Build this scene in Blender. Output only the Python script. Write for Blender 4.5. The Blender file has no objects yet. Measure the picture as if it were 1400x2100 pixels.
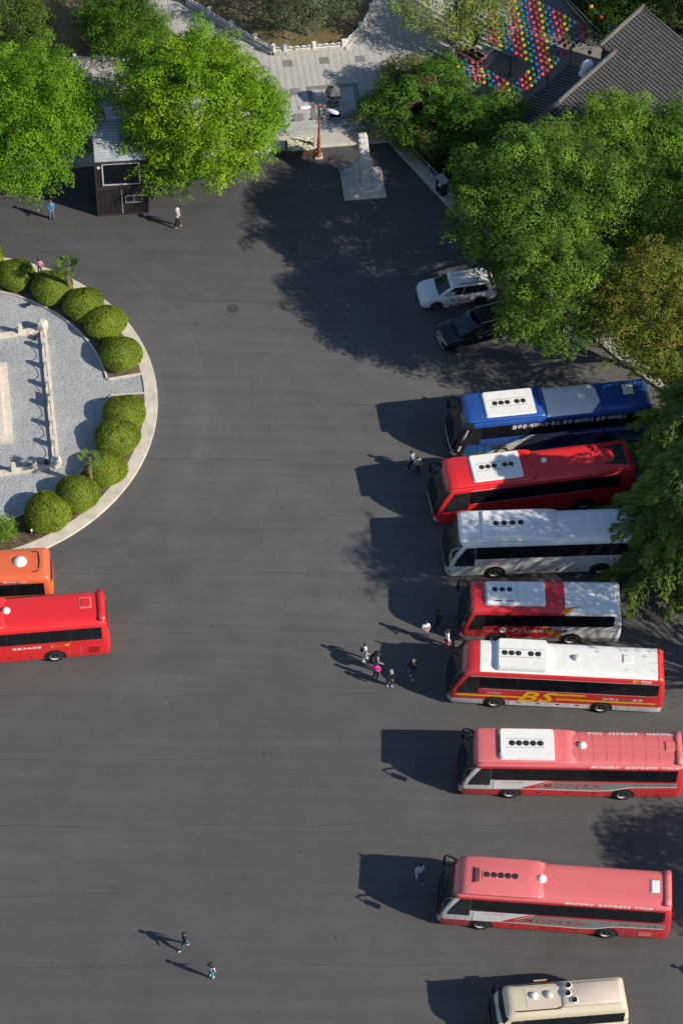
import bpy, bmesh, math, random
import numpy as np
from mathutils import Vector, Matrix

R = math.radians
sc = bpy.context.scene
COL = sc.collection
random.seed(7)

# ---------------------------------------------------------------- camera
cam = bpy.data.cameras.new('camera')
cam.sensor_fit = 'VERTICAL'; cam.sensor_height = 36.0
cam.lens = 36.0 * 5500 / 2100
cam.clip_start = 1.0; cam.clip_end = 6000.0
co = bpy.data.objects.new('camera', cam); COL.objects.link(co)
CAM_PITCH, CAM_ROLL = R(52.0), R(1.8)
_F = Vector((0, math.cos(CAM_PITCH), -math.sin(CAM_PITCH)))
_R0 = Vector((1, 0, 0)); _U0 = _R0.cross(_F)
_R = _R0 * math.cos(CAM_ROLL) + _U0 * math.sin(CAM_ROLL)
_U = _U0 * math.cos(CAM_ROLL) - _R0 * math.sin(CAM_ROLL)
_m = Matrix((_R, _U, -_F)).transposed().to_4x4()
_m.translation = Vector((0, -98.598, 126.2))
co.matrix_world = _m
sc.camera = co

# ---------------------------------------------------------------- sky, sun, exposure
SUN_EL = R(32.0)
SHADOW_DIR = R(159.0)                       # direction the shadows point on the ground
w = bpy.data.worlds.new('World'); sc.world = w; w.use_nodes = True
nt = w.node_tree; nt.nodes.clear()
sky = nt.nodes.new('ShaderNodeTexSky'); sky.sky_type = 'NISHITA'; sky.sun_disc = False
sky.sun_elevation = SUN_EL
_sd = Vector((-math.cos(SHADOW_DIR) * math.cos(SUN_EL), -math.sin(SHADOW_DIR) * math.cos(SUN_EL), math.sin(SUN_EL)))
sky.sun_rotation = math.atan2(_sd.x, _sd.y)
sky.air_density = 1.0; sky.dust_density = 0.3; sky.ozone_density = 1.6; sky.altitude = 60
bg = nt.nodes.new('ShaderNodeBackground'); bg.inputs[1].default_value = 0.098
ow = nt.nodes.new('ShaderNodeOutputWorld')
nt.links.new(sky.outputs[0], bg.inputs[0]); nt.links.new(bg.outputs[0], ow.inputs[0])
sl = bpy.data.lights.new('sun', 'SUN'); sl.energy = 4.6; sl.angle = R(0.6); sl.color = (1.0, 0.91, 0.78)
so = bpy.data.objects.new('sun', sl); COL.objects.link(so)
so.rotation_euler = (-_sd).to_track_quat('-Z', 'Y').to_euler(); so.location = (40, -30, 60)
sc.view_settings.view_transform = 'Standard'; sc.view_settings.look = 'None'
sc.view_settings.exposure = 0.35; sc.view_settings.gamma = 1.0; sc.view_settings.use_curve_mapping = False
sc.render.engine = 'CYCLES'
sc.cycles.use_denoising = True
sc.cycles.max_bounces = 5; sc.cycles.diffuse_bounces = 2; sc.cycles.glossy_bounces = 2
sc.cycles.transmission_bounces = 2; sc.cycles.transparent_max_bounces = 4
sc.cycles.caustics_reflective = False; sc.cycles.caustics_refractive = False

# ---------------------------------------------------------------- helpers: colour, material
def C(h):
    h = h.lstrip('#'); o = []
    for i in (0, 2, 4):
        c = int(h[i:i+2], 16) / 255
        o.append(c / 12.92 if c <= 0.04045 else ((c + 0.055) / 1.055) ** 2.4)
    return (o[0], o[1], o[2], 1.0)
def col4(c):
    return C(c) if isinstance(c, str) else (c[0], c[1], c[2], 1.0)
MATS = {}
class NT:
    """small wrapper that chains shader nodes"""
    def __init__(s, name):
        s.m = bpy.data.materials.new(name); s.m.use_nodes = True
        s.t = s.m.node_tree; s.t.nodes.clear()
        s.out = s.t.nodes.new('ShaderNodeOutputMaterial')
        s.b = s.t.nodes.new('ShaderNodeBsdfPrincipled')
        s.t.links.new(s.b.outputs[0], s.out.inputs[0])
        s.co = None
    def n(s, typ, **kw):
        x = s.t.nodes.new(typ)
        for k, v in kw.items(): setattr(x, k, v)
        return x
    def l(s, a, b): s.t.links.new(a, b)
    def coord(s):
        if s.co is None: s.co = s.n('ShaderNodeTexCoord').outputs['Object']
        return s.co
    def mapped(s, scale=(1, 1, 1), rot=(0, 0, 0), loc=(0, 0, 0)):
        m = s.n('ShaderNodeMapping'); m.inputs['Scale'].default_value = scale
        m.inputs['Rotation'].default_value = rot; m.inputs['Location'].default_value = loc
        s.l(s.coord(), m.inputs[0]); return m.outputs[0]
    def noise(s, scale, detail=3, rough=.55, vec=None, dist=0):
        x = s.n('ShaderNodeTexNoise'); x.inputs['Scale'].default_value = scale
        x.inputs['Detail'].default_value = detail; x.inputs['Roughness'].default_value = rough
        x.inputs['Distortion'].default_value = dist
        s.l(vec if vec is not None else s.coord(), x.inputs['Vector']); return x.outputs['Fac']
    def ramp(s, fac, stops):
        x = s.n('ShaderNodeValToRGB'); e = x.color_ramp.elements
        while len(e) > len(stops): e.remove(e[-1])
        while len(e) < len(stops): e.new(.5)
        for i, (p, c) in enumerate(stops):
            e[i].position = p
            e[i].color = (c, c, c, 1) if isinstance(c, (int, float)) else col4(c)
        s.l(fac, x.inputs[0]); return x.outputs[0]
    def mix(s, fac, a, b, mode='MIX'):
        x = s.n('ShaderNodeMix', data_type='RGBA', blend_type=mode)
        for i, v in ((0, fac), (6, a), (7, b)):
            if isinstance(v, (int, float)): x.inputs[i].default_value = v
            elif isinstance(v, (tuple, str)): x.inputs[i].default_value = col4(v)
            else: s.l(v, x.inputs[i])
        return x.outputs[2]
    def math(s, op, a, b=None):
        x = s.n('ShaderNodeMath', operation=op)
        for i, v in ((0, a), (1, b)):
            if v is None: continue
            if isinstance(v, (int, float)): x.inputs[i].default_value = v
            else: s.l(v, x.inputs[i])
        return x.outputs[0]
    def bump(s, h, strength=.3, dist=.02):
        x = s.n('ShaderNodeBump'); x.inputs['Strength'].default_value = strength
        x.inputs['Distance'].default_value = dist
        s.l(h, x.inputs['Height']); s.l(x.outputs[0], s.b.inputs['Normal'])
    def base(s, c):
        if isinstance(c, (tuple, str)): s.b.inputs['Base Color'].default_value = col4(c)
        else: s.l(c, s.b.inputs['Base Color'])
    def set(s, **kw):
        for k, v in kw.items(): s.b.inputs[k].default_value = v
        return s
def M(name, col, rough=.6, metal=0., var=.12, scale=3., bump=0., bscale=40., spec=.4, coat=0.):
    """plain surface with procedural tone variation"""
    if name in MATS: return MATS[name]
    s = NT(name)
    c = col4(col)
    if var > 0:
        f = s.noise(scale, 4, .6)
        k = 1 - var
        lo = tuple(x * (1 - var) for x in c[:3]); hi = tuple(min(1, x * (1 + var)) for x in c[:3])
        s.base(s.ramp(f, [(.3, lo), (.7, hi)]))
    else: s.base(c)
    s.set(Roughness=rough, Metallic=metal)
    s.b.inputs['Specular IOR Level'].default_value = spec
    s.b.inputs['Coat Weight'].default_value = coat; s.b.inputs['Coat Roughness'].default_value = .08
    if bump > 0: s.bump(s.noise(bscale, 3), bump, .02)
    MATS[name] = s.m
    return s.m
def paint(name, base, layers, rough=.32, coat=.35, dirt=.10, z_dirt=.0):
    """vehicle paint: colour fields cut by planes n.p < c in the vehicle's own coordinates, light road dust"""
    s = NT(name)
    cur = None; curc = col4(base)
    for conds, colr in layers:
        f = None
        for (nx, ny, nz, c) in conds:
            d = s.n('ShaderNodeVectorMath', operation='DOT_PRODUCT'); s.l(s.coord(), d.inputs[0])
            d.inputs[1].default_value = (nx, ny, nz)
            g = s.math('LESS_THAN', d.outputs['Value'], c)
            f = g if f is None else s.math('MULTIPLY', f, g)
        cur = s.mix(f, cur if cur is not None else curc, colr); 
    src = cur if cur is not None else curc
    n1 = s.ramp(s.noise(1.3, 5, .65), [(.35, 0.0), (.8, 1.0)])
    n2 = s.ramp(s.noise(.5, 3, .6, s.mapped((1, 6, 1))), [(.4, 0.), (.7, 1.)])
    f = s.math('MULTIPLY', s.math('ADD', n1, n2), dirt)
    out = s.mix(f, src, (.36, .33, .29))
    s.base(out)
    s.set(Roughness=rough)
    s.b.inputs['Coat Weight'].default_value = coat; s.b.inputs['Coat Roughness'].default_value = .06
    MATS[name] = s.m
    return s.m

# ---------------------------------------------------------------- helpers: mesh building
class MB:
    def __init__(s): s.v = []; s.f = []; s.m = []; s.s = []
    def add(s, vs, fs, mat=0, smooth=False):
        o = len(s.v); s.v.extend([tuple(p) for p in vs])
        for q in fs: s.f.append(tuple(i + o for i in q)); s.m.append(mat); s.s.append(smooth)
        return s
    def box(s, x0, x1, y0, y1, z0, z1, mat=0, T=None, taper=0.):
        t = taper
        v = [(x0, y0, z0), (x1, y0, z0), (x1, y1, z0), (x0, y1, z0), (x0 + t, y0 + t, z1), (x1 - t, y0 + t, z1), (x1 - t, y1 - t, z1), (x0 + t, y1 - t, z1)]
        if T is not None: v = [T @ Vector(p) for p in v]
        return s.add(v, [(0, 3, 2, 1), (4, 5, 6, 7), (0, 1, 5, 4), (1, 2, 6, 5), (2, 3, 7, 6), (3, 0, 4, 7)], mat)
    def cbox(s, x0, x1, y0, y1, z0, z1, b=.02, mat=0, T=None):
        """box with chamfered top edges"""
        v = [(x0, y0, z0), (x1, y0, z0), (x1, y1, z0), (x0, y1, z0), (x0, y0, z1 - b), (x1, y0, z1 - b), (x1, y1, z1 - b), (x0, y1, z1 - b),
             (x0 + b, y0 + b, z1), (x1 - b, y0 + b, z1), (x1 - b, y1 - b, z1), (x0 + b, y1 - b, z1)]
        if T is not None: v = [T @ Vector(p) for p in v]
        f = [(0, 3, 2, 1), (8, 9, 10, 11)]
        for i in range(4):
            j = (i + 1) % 4
            f += [(i, j, 4 + j, 4 + i), (4 + i, 4 + j, 8 + j, 8 + i)]
        return s.add(v, f, mat)
    def prism(s, poly, z0, z1, mat=0):
        n = len(poly)
        v = [(p[0], p[1], z0) for p in poly] + [(p[0], p[1], z1) for p in poly]
        a = sum(poly[i][0] * poly[(i + 1) % n][1] - poly[(i + 1) % n][0] * poly[i][1] for i in range(n))
        top = tuple(range(n, 2 * n)); bot = tuple(range(n - 1, -1, -1))
        sd = [(i, (i + 1) % n, n + (i + 1) % n, n + i) for i in range(n)]
        if a < 0: top = top[::-1]; bot = bot[::-1]; sd = [q[::-1] for q in sd]
        return s.add(v, [top, bot] + sd, mat)
    def sheet(s, poly, z, mat=0):
        n = len(poly)
        a = sum(poly[i][0] * poly[(i + 1) % n][1] - poly[(i + 1) % n][0] * poly[i][1] for i in range(n))
        f = tuple(range(n)) if a > 0 else tuple(range(n - 1, -1, -1))
        return s.add([(p[0], p[1], z) for p in poly], [f], mat)
    def loft(s, rings, cap=True, mat=0, smooth=True, closed=True):
        n = len(rings[0]); v = [p for r in rings for p in r]; f = []
        for i in range(len(rings) - 1):
            for j in range(n if closed else n - 1):
                k = (j + 1) % n
                f.append((i * n + j, i * n + k, (i + 1) * n + k, (i + 1) * n + j))
        if cap: f.append(tuple(range(n - 1, -1, -1))); f.append(tuple((len(rings) - 1) * n + j for j in range(n)))
        return s.add(v, f, mat, smooth)
    def tube(s, path, rad, n=8, mat=0, smooth=True, cap=True):
        P = [Vector(p) for p in path]; m = len(P)
        if not isinstance(rad, (list, tuple)): rad = [rad] * m
        rings = []; up = None
        for i in range(m):
            d = (P[min(i + 1, m - 1)] - P[max(i - 1, 0)])
            d = d.normalized() if d.length > 1e-9 else Vector((0, 0, 1))
            if up is None: up = Vector((0, 0, 1)) if abs(d.z) < .9 else Vector((1, 0, 0))
            a = d.cross(up); a = a.normalized() if a.length > 1e-6 else d.orthogonal().normalized()
            b = a.cross(d); up = b
            rings.append([P[i] + (a * math.cos(2 * math.pi * k / n) - b * math.sin(2 * math.pi * k / n)) * rad[i] for k in range(n)])
        return s.loft(rings, cap, mat, smooth)
    def lathe(s, prof, n=16, T=None, mat=0, smooth=True, cap=True):
        rings = []
        for (r, z) in prof:
            rings.append([Vector((r * math.cos(2 * math.pi * k / n), r * math.sin(2 * math.pi * k / n), z)) for k in range(n)])
        if T is not None: rings = [[T @ p for p in r] for r in rings]
        return s.loft(rings, cap, mat, smooth)
    def ball(s, c, r, n=10, m=6, mat=0, smooth=True):
        if not isinstance(r, (tuple, list)): r = (r, r, r)
        rings = [[(c[0] + r[0] * math.sin(t) * math.cos(2 * math.pi * k / n), c[1] + r[1] * math.sin(t) * math.sin(2 * math.pi * k / n), c[2] - r[2] * math.cos(t)) for k in range(n)]
                 for t in [math.pi * (i + .15) / (m + .3) for i in range(m + 1)]]
        return s.loft(rings, True, mat, smooth)
    def mesh(s, name, mats):
        me = bpy.data.meshes.new(name); me.from_pydata(s.v, [], s.f)
        for x in (mats if isinstance(mats, (list, tuple)) else [mats]): me.materials.append(x)
        me.polygons.foreach_set('material_index', s.m); me.polygons.foreach_set('use_smooth', s.s)
        me.update()
        if any(s.s):
            bm = bmesh.new(); bm.from_mesh(me); bmesh.ops.recalc_face_normals(bm, faces=bm.faces); bm.to_mesh(me); bm.free()
        return me
    def build(s, name, mats, parent=None, loc=None):
        return place(name, s.mesh(name, mats), parent, loc)
def place(name, me, parent=None, loc=None, rotz=0.):
    o = bpy.data.objects.new(name, me); COL.objects.link(o)
    if parent is not None: o.parent = parent
    if loc is not None: o.location = loc
    if rotz: o.rotation_euler = (0, 0, rotz)
    return o
def tag(o, label, cat, group=None):
    o['label'] = label; o['category'] = cat
    if group: o['group'] = group
    return o
def struct(o): o['kind'] = 'structure'; return o
def stuff(o): o['kind'] = 'stuff'; return o
def thing(name, label, cat, loc=(0, 0, 0), rotz=0., group=None):
    o = bpy.data.objects.new(name, None); COL.objects.link(o)
    o.empty_display_size = .2
    o.location = loc; o.rotation_euler = (0, 0, rotz)
    return tag(o, label, cat, group)
def fast_mesh(name, verts, quads, mats, midx=None, tint=None, smooth=False):
    """mesh from numpy arrays (quads only) with an optional colour per face"""
    me = bpy.data.meshes.new(name); nv, nf = len(verts), len(quads)
    me.vertices.add(nv); me.vertices.foreach_set('co', np.asarray(verts, np.float32).ravel())
    me.loops.add(nf * 4); me.loops.foreach_set('vertex_index', np.asarray(quads, np.int32).ravel())
    me.polygons.add(nf); me.polygons.foreach_set('loop_start', np.arange(0, nf * 4, 4, dtype=np.int32))
    if midx is not None: me.polygons.foreach_set('material_index', np.asarray(midx, np.int32))
    if smooth: me.polygons.foreach_set('use_smooth', np.ones(nf, bool))
    for x in (mats if isinstance(mats, (list, tuple)) else [mats]): me.materials.append(x)
    me.update(calc_edges=True)
    if tint is not None:
        at = me.color_attributes.new('tint', 'FLOAT_COLOR', 'CORNER')
        c = np.ones((nf, 4, 4), np.float32); c[:, :, :3] = np.asarray(tint, np.float32)[:, None, :]
        at.data.foreach_set('color', c.ravel())
    return me

# ================================================================ THE SETTING
def asphalt_material():
    s = NT('asphalt')
    s.coord()
    # paving lanes laid side by side, slightly different mixes
    lane = s.ramp(s.noise(1.0, 2, .5, s.mapped((.012, .19, 1), (0, 0, R(-1.5)))), [(.38, 0.), (.62, 1.)])
    big = s.noise(.06, 4, .6)
    streak = s.noise(1.0, 5, .6, s.mapped((.05, 1.6, 1), (0, 0, R(-2))))
    streak2 = s.noise(1.0, 4, .6, s.mapped((.09, .9, 1), (0, 0, R(24)), (3, 7, 0)), dist=.5)
    # wheel tracks sweeping round the planted island
    vm = s.n('ShaderNodeVectorMath', operation='DISTANCE'); s.l(s.coord(), vm.inputs[0]); vm.inputs[1].default_value = (-24.2, 7.22, 0)
    cx = s.n('ShaderNodeCombineXYZ'); s.l(vm.outputs['Value'], cx.inputs[0])
    ring = s.noise(.55, 4, .6, cx.outputs[0])
    near = s.ramp(s.math('DIVIDE', vm.outputs['Value'], 40.), [(.36, 1.), (.55, 0.)])
    col = s.mix(lane, (.100, .099, .097), (.096, .094, .097))
    sy_ = s.n('ShaderNodeSeparateXYZ'); s.l(s.coord(), sy_.inputs[0])     # newer, darker surfacing towards the plaza
    newer = s.ramp(s.math('ADD', s.math('DIVIDE', s.math('ADD', s.math('ADD', sy_.outputs[1], s.math('MULTIPLY', sy_.outputs[0], -.12)), s.math('MULTIPLY', s.math('SUBTRACT', s.noise(.12, 4), .5), 12.)), 70.), .5), [(.10, .90), (.36, .93), (.52, 1.06), (.68, 1.07), (.80, .90), (.90, .74)])
    col = s.mix(1.0, col, newer, 'MULTIPLY')
    def mul(c, f, lo, hi, a=.3, b=.7):
        return s.mix(1.0, c, s.ramp(f, [(a, lo), (b, hi)]), 'MULTIPLY')
    mott = s.noise(.5, 5, .65)
    col = mul(col, big, .90, 1.10)
    col = mul(col, mott, .90, 1.10)
    col = mul(col, streak, .92, 1.08)
    col = mul(col, streak2, .93, 1.06)
    col = s.mix(s.math('MULTIPLY', near, .8), col, mul(col, ring, .84, 1.14))
    # lane joints
    sep = s.n('ShaderNodeSeparateXYZ'); s.l(s.mapped((1, 1, 1), (0, 0, R(-2.4))), sep.inputs[0])
    wob = s.math('MULTIPLY', s.noise(.25, 2), .5)
    fr = s.math('FRACT', s.math('DIVIDE', s.math('ADD', sep.outputs[1], wob), 4.3))
    joint = s.math('MULTIPLY', s.math('LESS_THAN', fr, .014), s.ramp(s.noise(.15, 2), [(.45, 0.), (.55, .55)]))
    col = s.mix(joint, col, (.045, .044, .044))
    # oil drips and small worn marks
    for scl, rad, frac, c, amt in ((.5, .055, .4, (.034, .034, .036), .5), (1.1, .07, .22, (.046, .045, .046), .5), (.9, .05, .10, (.17, .165, .155), .55), (1.7, .018, .12, (.4, .4, .38), .8)):
        vo = s.n('ShaderNodeTexVoronoi'); vo.inputs['Scale'].default_value = scl; s.l(s.coord(), vo.inputs['Vector'])
        dn = s.math('ADD', vo.outputs['Distance'], s.math('MULTIPLY', s.math('SUBTRACT', s.noise(5, 2), .5), rad * 1.6))
        sx = s.n('ShaderNodeSeparateXYZ'); s.l(vo.outputs['Color'], sx.inputs[0])
        k = s.math('MULTIPLY', s.math('LESS_THAN', dn, rad), s.math('LESS_THAN', sx.outputs[0], frac))
        col = s.mix(s.math('MULTIPLY', k, amt), col, c)
    # pale scuffs and drag marks
    sc_ = s.ramp(s.noise(1.0, 6, .75, s.mapped((.5, 1.6, 1), (0, 0, R(10)))), [(.62, 0.), (.78, .36)])
    col = s.mix(sc_, col, (.17, .165, .155))
    grain = s.noise(26, 2, .7)
    col = mul(col, grain, .86, 1.14)
    s.base(col); s.set(Roughness=.85); s.b.inputs['Specular IOR Level'].default_value = .3
    s.bump(grain, .25, .01)
    return s.m
struct(MB().sheet([(-3000, -3000), (3000, -3000), (3000, 3000), (-3000, 3000)], 0).build('asphalt_ground', asphalt_material()))

m_conc = M('pale_concrete', (.47, .44, .39), .85, var=.12, scale=1.2, bump=.2, bscale=30)
m_kerb = M('kerb_concrete', (.58, .53, .45), .85, var=.16, scale=1.5, bump=.15, bscale=30)
m_paver = M('grey_paver', (.42, .41, .39), .85, var=.14, scale=.8, bump=.2, bscale=25)
m_paver2 = M('grey_paver_warm', (.445, .43, .405), .85, var=.14, scale=.9, bump=.2, bscale=25)
m_paverd = M('dark_paver', (.20, .20, .20), .85, var=.15, scale=2)
m_joint = M('joint_sand', (.30, .29, .27), .95, var=.2, scale=8)
m_step = M('granite_step', (.40, .405, .40), .8, var=.15, scale=2.5)
m_soil = M('bare_soil', (.13, .095, .06), .95, var=.45, scale=1.4, bump=.5, bscale=14)
m_dark_soil = M('leaf_litter', (.035, .03, .018), .95, var=.4, scale=1.5, bump=.5, bscale=10)
m_stone = M('pale_granite', (.62, .56, .48), .8, var=.14, scale=5, bump=.3, bscale=25)
m_steel = M('galvanised_steel', (.5, .51, .52), .4, metal=.7, var=.1)
m_black = M('black_plastic', (.012, .012, .013), .45, var=.1)
m_white = M('white_paint', (.78, .78, .76), .5, var=.05)

# ---- plaza, pavement strip and steps (own frame: x along the edge, y away from the lot)
PZ = .62
PL0 = (2.49, 31.52, 0.00); PLR = 0.1587
PT = Matrix.Translation(Vector(PL0)) @ Matrix.Rotation(PLR, 4, 'Z')
PI = PT.inverted()
plaza = struct(MB().box(-48, 24, 2.70, 70, 0, PZ - .03).build('plaza', m_joint, loc=PL0)); plaza.rotation_euler = (0, 0, PLR)
walk = struct(MB().cbox(-48, 2.2, 0.16, 1.30, 0, .12).build('pavement', m_conc, loc=PL0)); walk.rotation_euler = (0, 0, PLR)
for i in range(40):                                           # kerb stones of the pavement strip
    x1 = 2.2 - i * 1.0
    MB().cbox(x1 - .99, x1, 0, .15, 0, .125, .015).build('kerb_stone', m_kerb, walk)
steps = struct(MB().box(-48, 3.0, 1.31, 2.69, 0, .05).build('steps', m_joint, loc=PL0)); steps.rotation_euler = (0, 0, PLR)
for k in range(4):                                            # each tread made of long granite blocks
    for i in range(15):
        x1 = 3.0 - i * 1.6 - (.8 if k % 2 else 0)
        MB().cbox(x1 - 1.585, x1, 1.31 + .345 * k, 1.31 + .345 * (k + 1) - .006, .05, .12 + .12 * (k + 1), .015).build('step_block', m_step, steps)
# pavers
pv = .45
near_p = []; far = MB()
me_p = [MB().cbox(.008, pv - .008, .008, pv - .008, PZ - .03, PZ, .006).mesh('paver', m) for m in (m_paver, m_paver2)]
rng = random.Random(3)
cells = []
for j in range(0, 56):
    for i in range(-80, 30):
        x0, y0 = i * pv, 2.72 + j * pv
        cells.append((y0 > 9 or not (-9.2 < x0 < 1.2), y0, x0))
cells.sort()
for n_, (f_, y0, x0) in enumerate(cells):
    k = 0 if rng.random() < .5 else 1
    if n_ < 300:
        o = place('paver', me_p[k], plaza, (x0, y0, rng.uniform(-.004, .004)))
    else:
        z = rng.uniform(-.004, .004)
        far.cbox(x0 + .008, x0 + pv - .008, y0 + .008, y0 + pv - .008, PZ - .03, PZ + z, .006, k)
stuff(far.build('paver', [m_paver, m_paver2], plaza))
def dark_slab(p, sx, sy):
    q = PI @ Vector(p)
    MB().cbox(q.x - sx / 2, q.x + sx / 2, q.y - sy / 2, q.y + sy / 2, PZ - .02, PZ + .012, .006).build('dark_paver', m_paverd, plaza)
for p in ((-4.62, 38.24, 0.62), (-2.14, 38.65, 0.62), (0.33, 38.91, 0.62), (-12.97, 42.55, 0.62), (-3.71, 33.02, 0.62), (-1.26, 33.23, 0.62), (-4.03, 35.47, 0.62), (-16.99, 36.61, 0.62), (-16.31, 33.82, 0.62), (2.73, 39.21, 0.62), (5.17, 39.76, 0.62)):
    dark_slab(p, .68, .66)
q = PI @ Vector((-1.33, 34.69, 0.62))                               # darker border framing the stone lantern
for (x0, x1, y0, y1) in ((-1.75, 1.75, 1.25, 1.6), (-1.75, 1.75, -1.6, -1.25), (-1.75, -1.4, -1.24, 1.24), (1.4, 1.75, -1.24, 1.24)):
    MB().cbox(q.x + x0, q.x + x1, q.y + y0, q.y + y1, PZ - .02, PZ + .012, .006).build('border_paver', m_paverd, plaza)

# ---- lawns behind low white balustrades
def lawn_material():
    s = NT('dry_lawn')
    a = s.noise(.45, 5, .65); b = s.noise(3.5, 4, .7)
    c = s.ramp(a, [(.36, (.075, .085, .022)), (.5, (.15, .115, .05)), (.64, (.24, .17, .09))])
    s.base(s.mix(1., c, s.ramp(b, [(.3, .6), (.7, 1.25)]), 'MULTIPLY'))
    s.set(Roughness=.95); s.bump(s.noise(18, 4), .7, .05)
    return s.m
m_lawn = lawn_material()
LA = [p[:2] for p in ((-26.76, 36.68, 0.85), (-22.99, 37.10, 0.85), (-17.11, 37.76, 0.85), (-10.55, 38.79, 0.85), (-12.79, 40.95, 0.85), (-15.96, 43.91, 0.85), (-18.24, 46.09, 0.85), (-27.76, 45.64, 0.85))]
LB = [p[:2] for p in ((-13.78, 45.79, 0.85), (-11.76, 43.95, 0.85), (-10.23, 42.71, 0.85), (-8.61, 41.39, 0.85), (-6.94, 40.13, 0.85), (-5.63, 39.16, 0.85), (-4.83, 39.20, 0.85), (-2.87, 39.53, 0.85), (-0.87, 39.87, 0.85), (0.27, 41.65, 0.85), (0.94, 43.59, 0.85), (1.57, 46.52, 0.85))]
def inset_pt(a, b, d):
    v = Vector((b[0] - a[0], b[1] - a[1])); v.normalize(); return Vector((v.y, -v.x)) * d
def lawn(poly, fence_idx, label, side):
    o = struct(MB().prism(poly, PZ - .03, .85).build('lawn', m_lawn))
    for i in fence_idx:                                        # kerb stones round the lawn
        a, b = Vector(poly[i]), Vector(poly[i + 1]); L = (b - a).length; n = max(1, round(L / 1.2))
        d = (b - a).normalized(); nr = Vector((d.y, -d.x)) * side
        for k in range(n):
            p, q2 = a + d * (L * k / n + .01), a + d * (L * (k + 1) / n - .01)
            pts = [p - nr * .14, q2 - nr * .14, q2 + nr * .22, p + nr * .22]
            MB().prism([tuple(t) for t in pts], PZ - .02, .872).build('kerb_stone', m_conc, o)
    # balustrade
    f = thing('balustrade', label, 'fence', (poly[fence_idx[0]][0], poly[fence_idx[0]][1], .872))
    base = Vector((poly[fence_idx[0]][0], poly[fence_idx[0]][1]))
    done = set()
    for i in fence_idx:
        a, b = Vector(poly[i]) - base, Vector(poly[i + 1]) - base; L = (b - a).length; n = max(1, round(L / 2.1))
        d = (b - a).normalized(); ang = math.atan2(d.y, d.x)
        for k in range(n + 1):
            p = a + d * (L * k / n); key = (round(p.x, 1), round(p.y, 1))
            if key not in done:
                done.add(key)
                T = Matrix.Translation((p.x, p.y, 0)) @ Matrix.Rotation(ang, 4, 'Z')
                MB().cbox(-.10, .10, -.10, .10, 0, .52, .03, T=T).box(-.13, .13, -.13, .13, .522, .56, T=T).build('post', m_white, f)
            if k == n: break
            T = Matrix.Translation((p.x, p.y, 0)) @ Matrix.Rotation(ang, 4, 'Z')
            l = L / n; mb = MB()
            mb.box(.11, l - .11, -.04, .04, .04, .10, T=T)
            nr_ = max(2, round(l / .5)); w_ = (l - .22) / nr_
            for r_ in range(nr_):                               # arched openings
                cx = .11 + w_ * (r_ + .5)
                pts = [(cx - w_ * .5 * math.cos(t), 0, .10 + .26 * math.sin(t) ** .7) for t in [math.pi * q_ / 8 for q_ in range(9)]]
                mb.tube([T @ Vector(q_) for q_ in pts], .035, 5)
                mb.tube([T @ Vector((cx + .09 * math.cos(t), 0, .19 + .09 * math.sin(t))) for t in [2 * math.pi * q_ / 6 for q_ in range(7)]], .022, 4)
            mb.build('panel', m_white, f)
    return o
lawn(LA, (0, 1, 2), 'white arched balustrade along the lawn behind the two maples', 1)
lawn(LB, (1, 2, 3, 4, 5, 6, 7, 8, 9, 10), 'long white arched balustrade round the lawn with the grey-green tree', 1)

# ---- planted island
IC = Vector((-24.2, 7.22, 0)); IR = 12.73
def annulus(r0, r1, a0, a1, z0, z1, n):
    mb = MB(); full = abs(a1 - a0) > 6.28
    rings = []
    for i in range(n + (0 if full else 1)):
        a = a0 + (a1 - a0) * i / n; c, s_ = math.cos(a), math.sin(a)
        rings.append([(r0 * c, r0 * s_, z0), (r1 * c, r1 * s_, z0), (r1 * c, r1 * s_, z1 - .02), ((r1 - .02) * c, (r1 - .02) * s_, z1), (r0 * c, r0 * s_, z1)])
    if full: rings.append(rings[0])
    mb.loft(rings, not full, 0, False)
    return mb
def gravel_material():
    s = NT('crushed_gravel')
    vo = s.n('ShaderNodeTexVoronoi'); vo.inputs['Scale'].default_value = 17; s.l(s.coord(), vo.inputs['Vector'])
    sx = s.n('ShaderNodeSeparateXYZ'); s.l(vo.outputs['Color'], sx.inputs[0])
    c = s.ramp(sx.outputs[0], [(0., (.28, .295, .305)), (.5, (.37, .385, .395)), (1., (.46, .475, .48))])
    big = s.ramp(s.noise(.4, 4), [(.3, .85), (.7, 1.1)])
    s.base(s.mix(1., c, big, 'MULTIPLY')); s.set(Roughness=.9)
    s.bump(vo.outputs['Distance'], .8, .04); return s.m
struct(annulus(11.94, IR, 0, 2 * math.pi, 0, .14, 96).build('island_kerb', m_kerb, loc=IC))
struct(MB().lathe([(11.93, 0), (11.93, .07)], 96, smooth=False).build('gravel_bed', gravel_material(), loc=IC))
m_peb = [M('pebble_light', (.50, .51, .51), .9, var=.1), M('pebble_mid', (.36, .37, .38), .9, var=.1), M('pebble_dark', (.22, .23, .24), .9, var=.1)]
nr = np.random.default_rng(5)
N = 16000                                                     # loose stones lying on the gravel
ang = nr.uniform(-1.5, 1.6, N); rad = 11.8 * np.sqrt(nr.uniform(.05, 1, N))
cx, cy = rad * np.cos(ang), rad * np.sin(ang)
keep = (cx > -1) & ~((cx > 1.2) & (cx < 4.6) & (np.abs(cy - .5) < 4.2) & False)
cx, cy = cx[keep], cy[keep]; N = len(cx)
sz = nr.uniform(.018, .045, N); th = nr.uniform(0, 6.28, N)
V = np.zeros((N, 5, 3)); base4 = np.array([[1, 0], [0, 1], [-1, 0], [0, -1]])
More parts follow.
